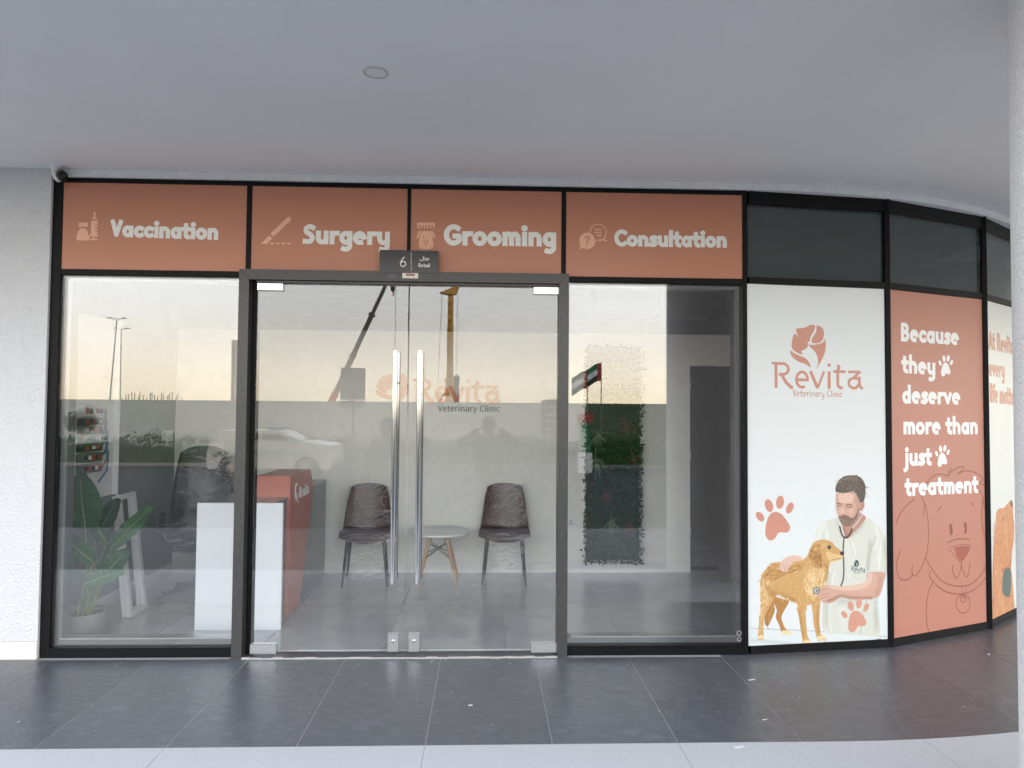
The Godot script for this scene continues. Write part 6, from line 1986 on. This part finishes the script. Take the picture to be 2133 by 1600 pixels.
func person(label: String, at: Vector3, H: float, J: Dictionary, cloth: Color, trouser: Color, holding: bool) -> Node3D:
	var t := thing("person", label, "person", at)
	var s := H / 1.64
	var g := func(n): return (J[n] as Vector3)
	var head: Vector3 = g.call("head")
	var neck := Vector3(head.x, 1.36 * s, head.z + .04)
	var body := [[neck, head + Vector3(0, -.06, .0), .055 * s, .06 * s], [head + Vector3(0, -.03, -.01), head + Vector3(0, .035, .012), .082 * s, .092 * s], [head + Vector3(0, -.075, -.03), head + Vector3(0, -.05, -.02), .05 * s, .06 * s],
		[head + Vector3(0, .0, -.085), head + Vector3(0, -.03, -.1), .011, .015], [head + Vector3(.088, -.01, .01), head + Vector3(.092, .02, .015), .014, .016], [head + Vector3(-.088, -.01, .01), head + Vector3(-.092, .02, .015), .014, .016]]
	var torso := []
	var arms := []
	var legs := []
	var hip := Vector3(head.x, .9 * s, .03)
	var chest := Vector3(head.x, 1.2 * s, .02)
	for q in [-1.0, 1.0]:
		torso.append([hip + Vector3(q * .06, 0, 0), chest + Vector3(q * .07, 0, 0), .115 * s, .125 * s])
		torso.append([chest + Vector3(q * .06, .06, 0), Vector3(head.x + q * .15 * s, 1.33 * s, .03), .1 * s, .07 * s])
		var sh := Vector3(head.x + q * .17 * s, 1.32 * s, .03)
		var el: Vector3 = g.call("elbow_l" if q < 0 else "elbow_r")
		var wr: Vector3 = g.call("wrist_l" if q < 0 else "wrist_r")
		arms.append([sh, el, .058 * s, .046 * s])
		arms.append([el, wr, .045 * s, .03 * s])
		var hj := Vector3(head.x + q * .085, .86 * s, .03)
		var kn := Vector3(head.x + q * .1, .46 * s, .0)
		var an := Vector3(head.x + q * .11, .08 * s, .04)
		legs.append([hj, kn, .085 * s, .06 * s])
		legs.append([kn, an, .057 * s, .042 * s])
		body.append([an, Vector3(an.x, .035, an.z - .15), .042, .035])
	torso.append([chest + Vector3(0, .1, .02), neck, .09 * s, .058 * s])
	part(t, "body", skin_of(body + torso + arms + legs, .016, .035), mat(lin(.32, .19, .13), .6))
	var puff := func(bs, e): return bs.map(func(b): return [b[0], b[1], b[2] + e, b[3] + e])
	part(t, "jacket", skin_of(puff.call(torso + arms.map(func(b): return [b[0], b[0].lerp(b[1], .93), b[2], b[3]]), .014), .018, .04), mat(cloth, .85))
	part(t, "trousers", skin_of(puff.call(legs.map(func(b): return [b[0], b[0].lerp(b[1], .97), b[2], b[3]]), .014), .018, .04), mat(trouser, .85))
	part(t, "hair", skin_of([[head + Vector3(0, .045, .02), head + Vector3(0, .0, .05), .096 * s, .085 * s]], .012, .02), mat(lin(.02, .017, .015), .6))
	for q in [-.033, .033]: part(t, "eye", MB.new().lathe([Vector2(0, -.011), Vector2(.008, -.008), Vector2(.011, 0), Vector2(.008, .008), Vector2(0, .011)], Transform3D(Basis(), head + Vector3(q, .01, -.082)), 10), mat(lin(.03, .025, .02), .2))
	part(t, "mouth", spanned(head + Vector3(-.022, -.07, -.089), head + Vector3(.022, -.063, -.08), .002), mat(lin(.25, .09, .07), .6))
	for q in [-1.0, 1.0]:
		var wr: Vector3 = g.call("wrist_l" if q < 0 else "wrist_r")
		var el: Vector3 = g.call("elbow_l" if q < 0 else "elbow_r")
		var dir := (wr - el).normalized()
		if holding: dir = (dir + Vector3(-q * .4, .4, -.3)).normalized()
		part(t, "hand", skin_of(hand_bones(wr, dir, Vector3(-q, 0, -.2).normalized() if holding else Vector3(-q, 0, 0), (-q if holding else q), .6 if holding else .3), .005, .008), mat(lin(.32, .19, .13), .6))
	return t

func people() -> void:
	# the one who takes the picture, just behind the lens, on the first step down
	var at := Vector3(.045, -.16, 5.02)
	var L := func(u, v, z): return mirrored(u, v, z) - at
	var head: Vector3 = L.call(1018, 887, 4.98)
	person("person in dark clothes on the step holding up a phone with both hands", at, 1.62, {"head": head,
		"elbow_l": L.call(962, 921, 4.86), "elbow_r": L.call(1072, 921, 4.86), "wrist_l": L.call(994, 897, 4.78), "wrist_r": L.call(1043, 897, 4.78)}, lin(.03, .032, .035), lin(.02, .022, .03), true)
	var ph := thing("phone", "dark phone held up in both hands of the person on the step", "phone", mirrored(1019, 880, 4.72))
	part(ph, "case", spanned(Vector3(-.078, -.037, 0), Vector3(.078, .037, .008), .003), M.black)
	part(ph, "camera_bump", spanned(Vector3(-.072, -.005, -.003), Vector3(-.04, .03, -.0002), .001), M.black_leg)
	# a companion a little further back
	at = Vector3(-1.32, -.32, 5.7)
	head = mirrored(806, 890, 5.7) - at
	person("person in dark clothes standing with lowered arms two steps down", at, 1.66, {"head": head,
		"elbow_l": Vector3(head.x - .27, 1.06, .06), "elbow_r": Vector3(head.x + .27, 1.06, .06), "wrist_l": Vector3(head.x - .29, .82, -.02), "wrist_r": Vector3(head.x + .29, .82, -.02)}, lin(.03, .035, .045), lin(.025, .025, .03), false)
